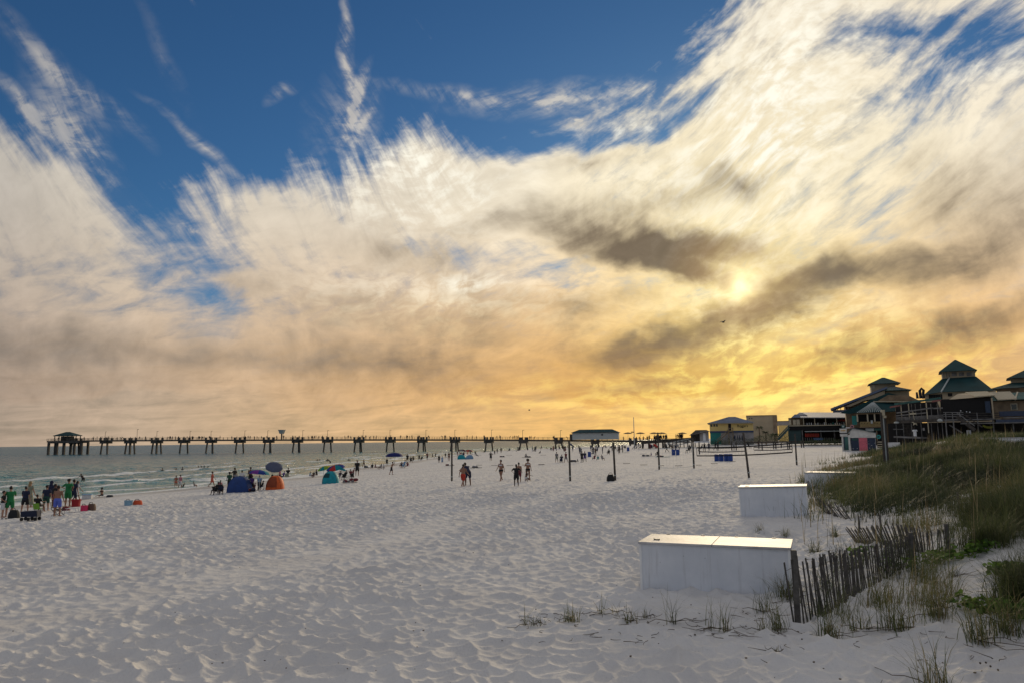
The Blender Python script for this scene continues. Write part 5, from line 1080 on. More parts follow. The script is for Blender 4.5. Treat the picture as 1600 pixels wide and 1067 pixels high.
POSES = dict(
 stand=dict(), stand2=dict(legL=(-4, 6, 2), legR=(8, 6, 6), armL=(12, 14, 35), armR=(-4, 12, 15), turn=20), contra=dict(fem=1, legL=(0, 3, 0), legR=(10, 8, 16), armR=(20, 25, 80), head=8),
 phone=dict(armL=(35, 12, 95), armR=(35, 12, 100), inL=12, inR=12, head=15), point=dict(armR=(85, 5, 10), armL=(5, 8, 10)), hips=dict(armL=(-25, 42, 75), armR=(-25, 42, 75), inL=50, inR=50),
 walk=dict(legL=(26, 3, 8), legR=(-20, 3, 22), armL=(-22, 8, 15), armR=(24, 8, 25), lean=5), fwalk=dict(fem=1, legL=(22, 2, 6), legR=(-16, 2, 20), armL=(-15, 10, 12), armR=(18, 10, 18)),
 run=dict(legL=(48, 2, 62), legR=(-24, 2, 30), armL=(-40, 8, 80), armR=(45, 8, 85), lean=14), throw=dict(legL=(16, 6, 16), legR=(-14, 6, 8), armL=(70, 30, 20), armR=(120, 30, 40), lean=14),
 bend=dict(lean=48, legL=(12, 5, 18), legR=(4, 5, 12), armL=(55, 6, 20), armR=(50, 6, 35), head=20), fstand=dict(fem=1, legL=(2, 2, 2), legR=(5, 3, 8), armL=(8, 12, 25), armR=(2, 14, 15)),
 sit=dict(lean=-12, legL=(112, 8, 108), legR=(105, 10, 100), armL=(35, 12, 20), armR=(38, 12, 20), foot=0), sit2=dict(lean=8, legL=(95, 18, 62), legR=(88, 6, 12), armL=(50, 10, 30), armR=(-30, 14, 5), foot=-20, fem=1),
 sitphone=dict(lean=6, fem=1, legL=(86, 6, 8), legR=(98, 8, 40), armL=(48, 10, 85), armR=(50, 10, 90), inL=10, inR=10, foot=-30), kneel=dict(lean=12, legL=(80, 10, 150), legR=(75, 10, 148), armL=(40, 10, 30), armR=(48, 8, 20), foot=60),
 chair=dict(lean=-16, legL=(82, 8, 78), legR=(84, 8, 74), armL=(25, 16, 70), armR=(28, 16, 65)), wade=dict(armL=(30, 45, 30), armR=(20, 50, 30), lean=4))
HF = 0
def person(px, py, hpx, pose, rz, label, skin=1, top=None, bot=None, hair=0, cap=None, fine=False, group=None, sink=0.0, H_=None, Y=None, z=None, extra=None, ref=1.72):
    """px, py: where the figure touches the ground in the photo; hpx: its height in photo pixels"""
    P_ = POSES[pose]; B_ = body_meshes(pose, P_, fine); body = B_['body']
    zs = np.empty(len(body.vertices)*3, np.float32); body.vertices.foreach_get('co', zs); zs = zs.reshape(-1, 3)[:, 2]; hgt = zs.max()-zs.min()
    g0 = ground(px, py) if Y is None else at(px, py, Y)
    if z is not None: g0.z = z
    sc = hpx*g0.y/F/hgt if H_ is None else H_/1.72
    sc = min(max(sc, .45), 1.15)
    t = empty('person', g0+Vector((0, 0, -sink)), R(rz), label, 'person', group); t.scale = (sc*1.14, sc*1.14, sc)
    off = Vector((0, 0, -zs.min()))
    def part(k, name, m):
        o = bpy.data.objects.new(name, B_[k]); link(o, t); o.location = off; o.material_slots[0].link = 'OBJECT'; o.material_slots[0].material = m; return o
    part('body', 'body', mskins[skin])
    if top: k, c = top; part(k, {'top': 'swim_top', 'short_dress': 'dress'}.get(k, k), CL[c])
    if bot: k, c = bot; part(k, {'trunks': 'swim_trunks'}.get(k, k), CL[c])
    if cap: k, c = cap; part(k, k, CL[c])
    if hair is not None and not (cap and cap[0] == 'hood'): k, i = hair if isinstance(hair, tuple) else ('hair', hair); part(k, 'hair', mhair[i])
    return t
LH = ('long_hair', 1); LD = ('long_hair', 0); CH = ('curly_hair', 0)
# group at the left edge
pe = [
 (3, 808, 40, 'hips', -60, 'person in dark top and white shorts cut by the left edge', 0, ('shirt', 'black'), ('shorts', 'white'), 0, None),
 (14, 807, 46, 'phone', 35, 'man in bright green shirt and white cap holding up a phone, at the far left', 0, ('shirt', 'green'), ('shorts', 'green'), 0, ('cap', 'white')),
 (38, 800, 39, 'stand2', 0, 'person in navy shirt and pale cap standing behind the wagon', 0, ('shirt', 'navy'), ('shorts', 'black'), 0, ('cap', 'grey')),
 (45, 792, 39, 'fstand', -10, 'blond woman in a long sage dress at the water side of the left group', 0, ('dress', 'sage'), None, ('long_hair', 2), None),
 (71, 797, 38, 'stand', 10, 'person in navy shirt and dark green shorts left of the shirtless man', 0, ('shirt', 'navy'), ('shorts', 'dgreen'), 0, ('cap', 'navy')),
 (78, 790, 38, 'phone', 15, 'person in a navy hood behind the one in green shorts', 1, ('shirt', 'navy'), ('shorts', 'black'), 0, ('hood', 'navy')),
 (83.5, 793, 36, 'contra', -30, 'person in black bent towards the sea behind the shirtless man', 2, ('shirt', 'black'), ('shorts', 'maroon'), 0, None),
 (88.5, 806, 46, 'stand', 5, 'shirtless man in bright blue swim shorts seen from behind', 1, None, ('shorts', 'blue'), 0, None),
 (105, 791, 42, 'hips', -8, 'tall man in a loose green shirt and green shorts right of the shirtless man', 1, ('shirt', 'green'), ('shorts', 'green'), 0, ('cap', 'black')),
 (113.5, 789, 39, 'stand2', -5, 'man in dark navy shirt between the tall green shirt and the girl in white', 1, ('shirt', 'navy'), ('shorts', 'navy'), 0, None),
 (119.5, 782, 30, 'fwalk', -40, 'girl in white top and pale shorts with long dark hair at the water side', 1, ('shirt', 'white'), ('shorts', 'white'), LD, None),
]
for a in pe: person(*a[:5], a[5], skin=a[6], top=a[7], bot=a[8], hair=a[9], cap=a[10], fine=True)
person(59, 800, 21, 'chair', 5, 'dark-haired person sitting in the green camping chair', 1, ('shirt', 'black'), ('shorts', 'black'), 0, H_=1.42)
person(159, 776, 14, 'sitphone', 60, 'woman sitting alone on the wet sand holding up a phone', 1, ('top', 'black'), ('trunks', 'black'), CH)
person(175, 758, 15, 'run', 70, 'child running through the shallow surf', 1, None, ('trunks', 'black'), 0, H_=1.25)
person(274.5, 763, 20, 'fstand', 20, 'woman in a swimsuit beside a person in pale clothes at the water edge', 1, ('top', 'coral'), ('trunks', 'coral'), LH); person(281, 763, 21, 'stand2', -20, 'person in pale top and shorts at the water edge right of the swimsuit', 1, ('shirt', 'pink'), ('shorts', 'white'), 0)
person(286.5, 762, 6, 'sit', 90, 'toddler sitting by the feet of the pale-clothed pair', 1, ('shirt', 'black'), None, 0); person(303.5, 761, 9, 'sit', -60, 'small child sitting alone at the water edge left of the running woman', 1, ('shirt', 'grey'), None, 0)
person(331, 760, 23, 'fwalk', -60, 'woman in a coral red outfit walking up from the water', 1, ('shirt', 'coral'), ('shorts', 'coral'), 0)
# round the blue and orange tents
pe = [(338, 772, 19, 'chair', 150, 'dark figure in a low chair at the left end of the blue tent', 3, ('shirt', 'black'), ('shorts', 'black'), 0), (344, 772, 19, 'chair', -150, 'dark figure in a low chair nearest to the blue tent', 3, ('shirt', 'black'), ('shorts', 'black'), 0),
 (343.5, 764, 14, 'sit', 40, 'person in a faded pink top sitting behind the dark figures', 2, ('shirt', 'pink'), ('shorts', 'grey'), 0), (358, 763, 25, 'fstand', 30, 'woman with big curly hair in dark green behind the blue tent', 3, ('shirt', 'dgreen'), ('shorts', 'black'), CH),
 (366, 758, 27, 'hips', -30, 'tall man in a black vest standing behind the blue tent', 2, ('shirt', 'black'), ('shorts', 'black'), 0), (369.5, 760, 21, 'bend', 40, 'person in pale grey stooping behind the blue tent', 2, ('shirt', 'grey'), ('shorts', 'grey'), 0),
 (377.5, 760, 25, 'stand', 10, 'person in a light grey shirt behind the right side of the blue tent', 2, ('shirt', 'white'), ('shorts', 'grey'), 0), (391, 756, 26, 'point', 30, 'bare-chested man behind the rainbow umbrella', 2, None, ('shorts', 'black'), 0),
 (393.5, 767, 24, 'stand2', 170, 'person in striped pale top between the blue tent and the rainbow umbrella pole', 2, ('shirt', 'purple'), ('shorts', 'black'), 0), (397, 766, 12, 'sit', 150, 'child sitting by the rainbow umbrella', 2, ('shirt', 'maroon'), None, 0),
 (405, 765, 22, 'stand', 200, 'person in a blue top under the rainbow umbrella', 2, ('shirt', 'lblue'), ('shorts', 'black'), 0), (409, 765, 14, 'chair', 120, 'person sitting in the shade between umbrella and orange tent', 3, ('shirt', 'black'), ('shorts', 'navy'), 0),
 (425, 750, 10, 'stand', 0, 'dark head and shoulders just above the orange tent', 3, ('shirt', 'black'), ('shorts', 'black'), 0),
 (437, 752, 20, 'stand2', 120, 'person in a lilac shirt under the tilted grey umbrella', 2, ('shirt', 'pink'), ('shorts', 'black'), 0), (442.5, 748, 12, 'chair', 150, 'person in lilac sitting right of the tilted grey umbrella', 2, ('shirt', 'purple'), ('shorts', 'navy'), 0), (449.5, 746, 15, 'chair', 180, 'broad dark person sitting at the right end of the first tents', 2, ('shirt', 'black'), ('shorts', 'sage'), 0),
 (484, 745.5, 9, 'sit2', -60, 'person in pale blue sitting left of the teal tent', 2, ('shirt', 'lblue'), None, 0), (490, 745, 9, 'sit', 40, 'crouched dark person second from the left of the teal tent', 2, ('shirt', 'black'), None, 0), (495, 745, 12, 'sit2', 120, 'dark person in a hat sitting next to the green umbrella', 2, ('shirt', 'black'), None, 0),
 (532, 737, 12, 'stand', 0, 'dark head rising behind the rainbow striped umbrella', 3, ('shirt', 'black'), ('shorts', 'black'), 0),
 (531, 748, 12, 'chair', 170, 'person in navy sitting behind the teal tent', 2, ('shirt', 'navy'), ('shorts', 'grey'), 0), (539.5, 748.5, 14, 'chair', 150, 'person sitting in a dark chair in the middle of the teal tent party', 3, ('shirt', 'black'), ('shorts', 'black'), 0),
 (548.5, 747, 14, 'chair', -140, 'person in maroon sitting at the right end of the teal tent party', 3, ('shirt', 'maroon'), ('shorts', 'black'), 0), (552, 741, 10, 'sit', 90, 'child sitting behind the person in maroon', 2, ('shirt', 'maroon'), None, 0),
 (558, 743, 24, 'stand', 200, 'tall man in black shirt and shorts facing the camera right of the teal tent', 1, ('shirt', 'black'), ('shorts', 'black'), 0), (568.5, 730, 13, 'fwalk', 60, 'person walking at the water edge behind the tall man in black', 2, ('top', 'black'), ('trunks', 'black'), 0),
 (581.5, 732, 8.5, 'sit', 20, 'first sitting person in the row left of the runner', 2, ('shirt', 'black'), None, 0), (586, 732, 8, 'sit2', -60, 'second sitting person in the row, in red', 2, ('shirt', 'maroon'), None, 0), (595, 733, 9, 'sit', 60, 'third sitting person in the row left of the runner', 2, ('shirt', 'grey'), None, 0), (600, 733, 9, 'sit2', 160, 'person with a pale towel sitting left of the runner', 2, ('shirt', 'white'), None, 0), (604.5, 727, 11, 'stand2', 0, 'dark person standing behind the runner', 3, ('shirt', 'black'), ('shorts', 'black'), 0),
 (611.5, 741, 21, 'throw', -80, 'person mid-stride with one leg down and arms stretched out on the open sand', 1, None, ('shorts', 'black'), 0),
 (627, 730, 9, 'sit', 40, 'person sitting just right of the runner', 2, ('shirt', 'navy'), None, 0), (631.5, 730.5, 12, 'chair', 60, 'person in pale blue in a chair right of the runner', 2, ('shirt', 'lblue'), ('shorts', 'black'), 0), (637, 730, 9, 'sit2', 40, 'person in dark red sitting next to the pale blue chair', 3, ('shirt', 'maroon'), None, 0), (636.5, 722, 13, 'stand', 0, 'dark person standing behind the chairs right of the blue canopy', 3, ('shirt', 'black'), ('shorts', 'black'), 0), (642, 722, 9, 'sit', 0, 'dark sitting person right of the standing one by the blue canopy', 3, ('shirt', 'black'), None, 0),
 (646, 721, 9, 'sit2', 60, 'sitting person in the dark cluster halfway between the canopy and the lone post', 3, ('shirt', 'black'), None, 0),
 (655, 719, 9, 'fwalk', 30, 'first of three dark people by the water left of the lone post', 3, ('shirt', 'black'), ('shorts', 'black'), 0), (659, 719, 7, 'sit', 30, 'dark sitting person beside the first of three by the water', 3, ('shirt', 'black'), None, 0), (667.5, 718, 11, 'stand2', 40, 'dark red figure standing by the water left of the lone post', 3, ('shirt', 'maroon'), ('shorts', 'black'), 0), (676, 715, 7, 'walk', 70, 'left of a dark pair walking at the water edge', 3, ('shirt', 'black'), ('shorts', 'black'), 0), (680.5, 715, 8, 'walk', -70, 'right of a dark pair walking at the water edge', 3, ('shirt', 'black'), ('shorts', 'black'), 0),
 (686, 722.5, 12, 'stand', 30, 'dark person standing left of the child in light blue', 2, ('shirt', 'black'), ('shorts', 'black'), 0), (691, 722.5, 10, 'fwalk', 0, 'child wrapped in a light blue towel', 1, ('dress', 'lblue'), None, 0), (696, 715, 8, 'hips', 0, 'dark figure with arms out left of the lone post', 3, ('shirt', 'black'), ('shorts', 'black'), 0), (701.5, 720, 14, 'fstand', 160, 'woman in black bikini close left of the lone post', 1, ('top', 'black'), ('trunks', 'black'), 0),
 (723.5, 760, 34, 'walk', -25, 'bare-chested boy in red swim shorts walking towards the camera', 1, None, ('shorts', 'red'), 0), (731.5, 758, 38, 'bend', 25, 'man in dark cap and navy clothes leaning forward beside the boy in red shorts', 2, ('shirt', 'navy'), ('shorts', 'navy'), 0),
 (783, 751, 32, 'fwalk', 150, 'woman in a pale bikini top and black bottom walking alone', 1, ('top', 'white'), ('trunks', 'black'), 0), (807, 759, 33, 'hips', 170, 'person all in black standing with feet apart', 3, ('shirt', 'black'), ('shorts', 'black'), 0), (811, 753, 30, 'stand', 10, 'fair-skinned person partly behind the one in black', 1, None, ('shorts', 'maroon'), 0),
 (825, 750, 32, 'contra', -160, 'slim person in black bikini bottoms with hair tied up, right of the one in black', 1, ('top', 'white'), ('trunks', 'black'), CH), (822, 752, 17, 'kneel', -60, 'person kneeling beside a pale towel right of the one in black', 2, ('top', 'black'), ('trunks', 'white'), 0),
 (767, 719.5, 14, 'hips', 170, 'person in black with hands on hips in the middle distance left of the bikini woman', 2, ('shirt', 'black'), ('shorts', 'black'), 0), (757.5, 707, 5, 'sit', 30, 'tiny dark sitting figure left of the person with hands on hips', 3, ('shirt', 'black'), None, 0),
 (773, 710, 7, 'stand', 30, 'tiny standing figure behind the person with hands on hips', 3, ('shirt', 'black'), ('shorts', 'black'), 0), (777, 708, 8, 'fstand', 30, 'tiny slim figure at the waterline above the bikini woman, left of the tallest', 3, ('top', 'black'), ('trunks', 'black'), 0), (783, 707.5, 9, 'fstand', 0, 'tallest tiny figure at the waterline above the bikini woman', 3, ('top', 'black'), ('trunks', 'black'), 0), (796, 705, 6, 'sit2', 30, 'tiny sitting figure at the waterline right of the bikini woman', 3, ('shirt', 'black'), None, 0), (811, 704, 7, 'stand', 30, 'tiny figure at the waterline above the one in black', 3, ('shirt', 'black'), ('shorts', 'black'), 0),
 (844, 708.5, 5, 'sit', 50, 'dark seated figure left of the pair under the pier', 3, ('shirt', 'black'), None, 0), (822, 714, 6, 'sit2', 20, 'dark seated figure on a low towel before the pier', 3, ('shirt', 'black'), None, 0),
 (870, 722, 16, 'stand2', -20, 'man in grey top standing left of the dark folding chair', 1, ('shirt', 'grey'), ('shorts', 'sage'), 0), (877.5, 722, 12, 'chair', 10, 'person sitting in the dark folding chair between the standing pair', 3, ('shirt', 'navy'), ('shorts', 'dgreen'), 0), (884.5, 722, 16, 'fwalk', 30, 'person standing just left of the timber post, right of the folding chair', 1, ('shirt', 'maroon'), ('shorts', 'grey'), 0),
 (909.5, 722, 17, 'stand', 30, 'tall dark person at the left of the group by the blue barrel', 3, ('shirt', 'black'), ('shorts', 'black'), 0), (914, 721, 16, 'stand2', -30, 'person in navy beside the tall dark one by the blue barrel', 3, ('shirt', 'navy'), ('shorts', 'purple'), 0), (903, 722, 5, 'sit2', 90, 'dark low figure lying left of the tall one by the blue barrel', 3, ('shirt', 'black'), None, 0),
 (929, 718.5, 9, 'sit', 30, 'dark sitting person left of the teal towel', 3, ('shirt', 'maroon'), None, 0), (934.5, 719, 8, 'sit2', 0, 'person in teal sitting on the sand', 2, ('shirt', 'teal'), ('shorts', 'teal'), 0), (941, 719, 9, 'sit', -40, 'person in pale shirt sitting right of the one in teal', 2, ('shirt', 'grey'), None, 0), (1018, 712.5, 6, 'sit2', 100, 'person in lilac sitting at the end of a pale mat', 2, ('shirt', 'purple'), None, 0), (1027.5, 712, 9, 'sit', 30, 'dark person sitting left of the slim post', 3, ('shirt', 'black'), None, 0)]
for a in pe: person(*a[:5], a[5], skin=a[6], top=a[7], bot=a[8], hair=a[9])
# swimmers and waders
random.seed(21)
for i, (px, py, hp_, ps, lab) in enumerate(((130, 749, 6, 'bend', 'dark swimmer stooping in the shallows right of the left group'), (253.5, 735, 4, 'wade', 'swimmer out in the water, the larger of two left of the row of heads'), (274.5, 734, 5, 'throw', 'swimmer with an arm raised'), (285, 733.5, 6, 'stand', 'swimmer standing upright beside the one with a raised arm'),
   (310, 731.5, 3, 'wade', None), (314, 731.3, 3, 'wade', None), (318.5, 731, 3, 'wade', None), (325, 731.5, 3, 'wade', None), (496, 720, 2.5, 'wade', None), (500, 719.5, 3.5, 'wade', None), (511, 719.5, 2.5, 'wade', None), (516, 722, 4.5, 'bend', None), (545, 718.5, 2.5, 'wade', None), (556.5, 713.5, 3, 'wade', None))):
    Ys = 4.4*F/max(py-(697.5-.0117*px), 5)
    person(px, py, hp_, ps, random.uniform(0, 360), lab or 'small dark swimmer with only head and shoulders above the water', 3, ('top', 'black'), ('trunks', 'black'), 0, Y=Ys, z=WZ, sink=.6 if ps == 'bend' else 1.12, H_=1.6, group=None if lab else 'swimmers in the sea')
# ---- crowds too small to show more than an outline
def crowd_mesh(ps):
    B_ = body_meshes(ps, POSES[ps], False); src = B_['body']; m_ = MB(); J = B_['J']
    me = src.copy(); co = np.empty(len(me.vertices)*3, np.float32); me.vertices.foreach_get('co', co); co = co.reshape(-1, 3); co[:, 2] -= co[:, 2].min()
    c = co[:, 2].mean(); co[:, :2] *= 1.15; me.vertices.foreach_set('co', co.ravel()); me.name = 'person'; return me
cmesh = {k: crowd_mesh(k) for k in ('stand', 'hips', 'walk', 'contra', 'sit', 'sit2', 'chair', 'bend')}
def crowd(p, ps, rz, m, lab, grp, sc=1.0):
    o = bpy.data.objects.new('person', cmesh[ps]); link(o); o.location = p; o.rotation_euler = (0, 0, rz); o.scale = (sc,)*3; o.material_slots[0].link = 'OBJECT'; o.material_slots[0].material = m; tag(o, lab, 'person', grp)
dk_ = [CL['black'], CL['navy'], CL['black'], CL['maroon'], CL['grey'], mskins[3]]
random.seed(8)
for i in range(150):
    u = random.random(); px = 82+u*800 if i < 130 else random.uniform(880, 1000)
    if 890 < px < 972: continue
    crowd(ppt(px_s(px), random.uniform(-1.6, -.6), 0), random.choice(['stand', 'hips', 'stand', 'contra', 'walk', 'bend']), random.uniform(0, 6.3), random.choice(dk_[:3]), 'tiny dark silhouette of a person on the pier deck', 'people on the pier', random.uniform(.9, 1.1))
for i in range(30):
    px = random.uniform(1005, 1076); crowd(Vector((at(px, 690, 214).x, 214+random.uniform(-1, 3), at(px, 690.5-(max(px-1000, 0))*.06, 214).z)), random.choice(['stand', 'hips', 'walk']), random.uniform(0, 6.3), dk_[0], 'tiny dark silhouette of a person standing on the boardwalk', 'people on the boardwalk', random.uniform(.9, 1.15))
for i in range(74):
    px = random.uniform(868, 1062) if i < 56 else random.uniform(800, 870); py = random.uniform(699.5, 706) if px < 960 else random.uniform(698.5, 703.5); py -= (px-870)*.012
    if i % 3 == 0 and px > 890: px = random.uniform(905, 975); py = random.uniform(703, 712)
    crowd(ground(px, py), random.choice(['stand', 'sit', 'sit2', 'chair', 'walk', 'contra', 'sit', 'hips']), random.uniform(0, 6.3), random.choice(dk_), 'tiny dark figure in the distant beach crowd near the pier', 'people in the distant beach crowd', random.uniform(.9, 1.05))
for px, py in ((1052, 706), (1056, 707), (1062, 706), (1076, 707), (1079, 706), (1108, 704), (1118, 703), (1122, 703), (1147, 703), (1186, 701), (1096, 704), (1101, 705), (1042, 706), (1170, 700)):
    crowd(ground(px, py), random.choice(['stand', 'walk', 'bend', 'chair', 'hips']), random.uniform(0, 6.3), random.choice(dk_), 'small dark figure on the sand below the boardwalk', 'people below the boardwalk')
for px in (1148, 1153, 1156, 1160, 1163):
    crowd(Vector((at(px, 688, 220).x, 220, at(px, 688.5, 220).z)), 'stand', random.uniform(0, 6.3), dk_[1], 'small dark figure before the yellow bar', 'people before the yellow bar')
# ================================================================== beach things
def bagbox(name, px, py, w, h_, d, m, lab, cat='bag', round_=.3, rz=0, strap=True, Y=None):
    g0 = ground(px, py); t = empty(name, g0, rz, lab, cat)
    m_ = MB(); prof = []; n_ = 7
    vs = []
    for i in range(n_):
        u = i/(n_-1); k = 1-round_*(u**3); 
        for j in range(12):
            a_ = 2*math.pi*j/12; ca, sa = math.cos(a_), math.sin(a_); ex = .6
            vs.append((w/2*k*math.copysign(abs(ca)**ex, ca), d/2*k*math.copysign(abs(sa)**ex, sa), u*h_))
    fs = [tuple(range(12))[::-1], tuple((n_-1)*12+j for j in range(12))]+[(i*12+j, i*12+(j+1) % 12, (i+1)*12+(j+1) % 12, (i+1)*12+j) for i in range(n_-1) for j in range(12)]
    m_.add(vs, fs); m_.build('body', m, t, smooth=False)
    if strap: MB().tube([(-w*.3, -d*.3, h_*.9), (-w*.15, -d*.3, h_*1.25), (w*.15, -d*.3, h_*1.25), (w*.3, -d*.3, h_*.9)], .02, 6).build('handle', mdark, t)
    return t
mc = lambda n_, c: mat('canvas_'+n_, c, .8, var=.1, scale=4)
bagbox('backpack', 21.5, 809, .62, .48, .4, mc('black', (.012, .013, .015)), 'black backpack slumped on the sand between the green shirt and the wagon', 'backpack', .45)
bagbox('tub_bag', 118.5, 791, .52, .5, .4, mc('red', (.30, .015, .02)), 'dark red square beach bag right of the tall green shirt', round_=-.15); bagbox('beach_bag', 131.5, 798, .42, .36, .3, mc('hot_pink', (.62, .04, .12)), 'hot pink beach bag', round_=.05)
bagbox('beach_bag', 143, 797, .5, .42, .35, mc('brown', (.12, .07, .05)), 'brown and black beach bag touching the pink one'); bagbox('beach_bag', 200.5, 789, .5, .34, .35, mc('pale_blue', (.22, .38, .50)), 'pale blue beach bag left of the orange one', round_=-.1)
bagbox('beach_bag', 215, 788, .62, .3, .35, mc('orange_red', (.60, .09, .03)), 'orange-red beach bag on the empty sand'); bagbox('dark_bundle', 171.5, 776, .55, .18, .35, mc('slate', (.03, .035, .045)), 'dark folded bundle right of the woman with the phone', 'bundle', .4, strap=False)
bagbox('dark_bag', 954, 751, .62, .5, .4, mc('black', (.012, .013, .015)), 'dark bag heaped at the foot of a timber net post', round_=.5); bagbox('beach_bag', 103, 797, .5, .25, .3, mc('maroon', (.16, .02, .03)), 'low maroon bag at the feet of the tall green shirt', strap=False)
t = empty('cooler_box', ground(137, 779), R(10), 'white cooler box with a pale blue lid at the water side', 'cooler'); MB().b2(-.38, .32, -.2, .2, 0, .32).build('box', CL['white'], t, bevel=.02); MB().b2(-.39, .33, -.21, .21, .325, .39).build('lid', CL['lblue'], t, bevel=.015)
# wagon
g0 = ground(48, 813); t = empty('beach_wagon', g0, R(6), 'navy folding wagon with black wheels at the feet of the left group', 'wagon'); t.scale = (.7, .7, .8)
MB().add([(-.62, -.28, .28), (.62, -.28, .28), (.62, .28, .28), (-.62, .28, .28), (-.66, -.32, .66), (.55, -.32, .70), (.55, .32, .70), (-.66, .32, .66)], [(0, 3, 2, 1), (0, 1, 5, 4), (1, 2, 6, 5), (2, 3, 7, 6), (3, 0, 4, 7), (4, 5, 6, 7)]).build('tub', mc('navy', (.012, .018, .045)), t)
fr = MB(); [fr.tube([(x, y, .15), (x, y, .75)], .015, 6) for x in (-.64, .6) for y in (-.3, .3)]; [fr.tube([(-.64, y, .2), (.6, y, .2)], .014, 6) for y in (-.3, .3)]; fr.tube([(-.64, -.3, .75), (-.64, .3, .75)], .014, 6); fr.build('frame', mdark, t)
for x in (-.55, -.05, .5):
    for y in (-.3, .3): w_ = MB().lathe([(.05, -.05), (.125, -.05), (.13, 0), (.125, .05), (.05, .05)], 14).build('wheel', mat('black_rubber', (.012, .012, .012), .8), t); w_.location = (x, y, .13); w_.rotation_euler = (math.pi/2, 0, 0)
def camp_chair(px, py, m, lab, rz=0, sc=1.0, back=True):
    g0 = ground(px, py); t = empty('camping_chair', g0, rz, lab, 'camping chair', 'folding camping chairs'); t.scale = (sc,)*3
    f = MB()
    for y in (-.25, .25): f.tube([(-.28, y, 0), (.28, y, .42)], .014, 6); f.tube([(.28, y, 0), (-.28, y, .42)], .014, 6)
    for x in (-.28, .28): f.tube([(x, -.25, 0), (x*.98, .25, .42)], .012, 6); f.tube([(x, .25, .4), (x, .40, .92)], .014, 6); f.tube([(x, -.28, .6), (x, .3, .6)], .02, 6); f.tube([(x, -.25, 0), (x, -.27, .6)], .012, 6)
    f.build('frame', mdark, t); MB().add([(-.27, -.25, .43), (.27, -.25, .43), (.25, .25, .36), (-.25, .25, .36), (-.27, -.25, .41), (.27, -.25, .41), (.25, .25, .34), (-.25, .25, .34)], [(0, 1, 2, 3), (7, 6, 5, 4), (0, 4, 5, 1), (1, 5, 6, 2), (2, 6, 7, 3), (3, 7, 4, 0)]).build('seat', m, t)
    if back: MB().add([(-.27, .26, .38), (.27, .26, .38), (.27, .40, .92), (-.27, .40, .92), (-.27, .29, .38), (.27, .29, .38), (.27, .43, .92), (-.27, .43, .92)], [(0, 1, 2, 3), (7, 6, 5, 4), (0, 4, 5, 1), (1, 5, 6, 2), (2, 6, 7, 3), (3, 7, 4, 0)]).build('backrest', m, t)
    return t
camp_chair(59, 801, mc('lime', (.16, .34, .04)), 'lime green camping chair with a person in it behind the wagon', math.pi+.1, .68); camp_chair(90, 805, mc('black', (.012, .013, .015)), 'folded-out black chair frame around the legs of the shirtless man', math.pi, .9, False)
for (px, py, c, lab, rz) in ((338, 772, 'black', 'dark low chair at the far left of the blue tent', 2.6), (344, 772, 'navy', 'dark low chair touching the blue tent', -2.6), (409, 765, 'navy', 'dark chair beside the orange tent', 2.1), (449.5, 747, 'sage', 'drab chair at the right end of the first tents', 3.1), (539.5, 749, 'black', 'black chair in the middle of the teal tent party', 2.6), (548.5, 748, 'black', 'black chair at the right end of the teal tent party', -2.4), (631.5, 731, 'lblue', 'pale blue chair right of the runner', 1.0), (877.5, 722.5, 'navy', 'dark folding chair between the standing pair near the post', .2)):
    camp_chair(px, py, CL[c], lab, rz, .72)
for (px, py, lab, gp2) in ((6, 811, 'pair of dark sandals at the left edge of the sand', None),):
    t = empty('sandals', ground(px, py), 0, lab, 'sandals'); [MB().lathe([(.05, 0), (.06, .02), (.05, .05)], 10, (x, x*.3, .02)).build('sandal', mdark, t) for x in (-.1, .1)]
for (px, py, w_, lab, c) in ((125, 800, .8, 'small low white-legged table on the sand by the pink bag', 'white'),):
    t = empty('low_table', ground(px-12, py), 0, lab, 'table'); MB().b2(-.35, .35, -.2, .2, .24, .26).build('table_top', CL[c], t); [MB().tube([(x, y, 0), (x*.8, y*.8, .24)], .012, 6).build('leg', CL[c], t) for x in (-.32, .32) for y in (-.18, .18)]
# tents
def dome_tent(px0, px1, pyb, pyt, m, m2, lab, skew=0.0, yd=1.0, panel=None):
    pc = (px0+px1)/2; g0 = ground(pc, pyb); k = g0.y/F; w = (px1-px0)*k; h_ = (pyb-pyt)*k; d = w*.72
    t = empty('beach_tent', g0+Vector((0, d*.45, 0)), 0, lab, 'tent'); n_ = 10; vs = []; idx = {}
    for j in range(n_+1):
        v = j/n_
        for i in range(17):
            a_ = math.pi*2*i/16; rr_ = math.cos(v*math.pi/2)**.85; sq = 1/max(abs(math.cos(a_)), abs(math.sin(a_)))**.55
            vs.append((w/2*rr_*math.cos(a_)*sq*.82+skew*w*.5*v, d/2*rr_*math.sin(a_)*sq*.82, h_*math.sin(v*math.pi/2)**.95+(0 if j else -.12)))
    fs = [(j*17+i, j*17+i+1, (j+1)*17+i+1, (j+1)*17+i) for j in range(n_) for i in range(16)]
    def door(f): j, i = f[0]//17, f[0] % 17; return panel and i in panel[0] and panel[1] <= j < panel[2]
    MB().add(vs, [f for f in fs if not door(f)]).build('canopy', m, t)
    if panel: MB().add([(v[0]*.97, v[1]*.97+.01, v[2]*.985) for v in vs], [f for f in fs if door(f)]).build('doorway', m2, t)
    pl = MB()
    for i in (2, 6, 10, 14): pl.tube([Vector(vs[j*17+i])*1.004 for j in range(n_+1)], .014, 5)
    pl.build('poles', m2, t); return t
mt1 = mat('tent_blue', (.008, .04, .17), .65); mt2 = mat('tent_orange', (.62, .11, .02), .65); mt3 = mat('tent_teal', (.0, .24, .30), .65); mt1b = mat('tent_blue_dark', (.004, .018, .08), .65); mt2b = mat('tent_dark_orange', (.26, .05, .015), .7); mt3b = mat('tent_teal_dark', (.0, .05, .06), .7)
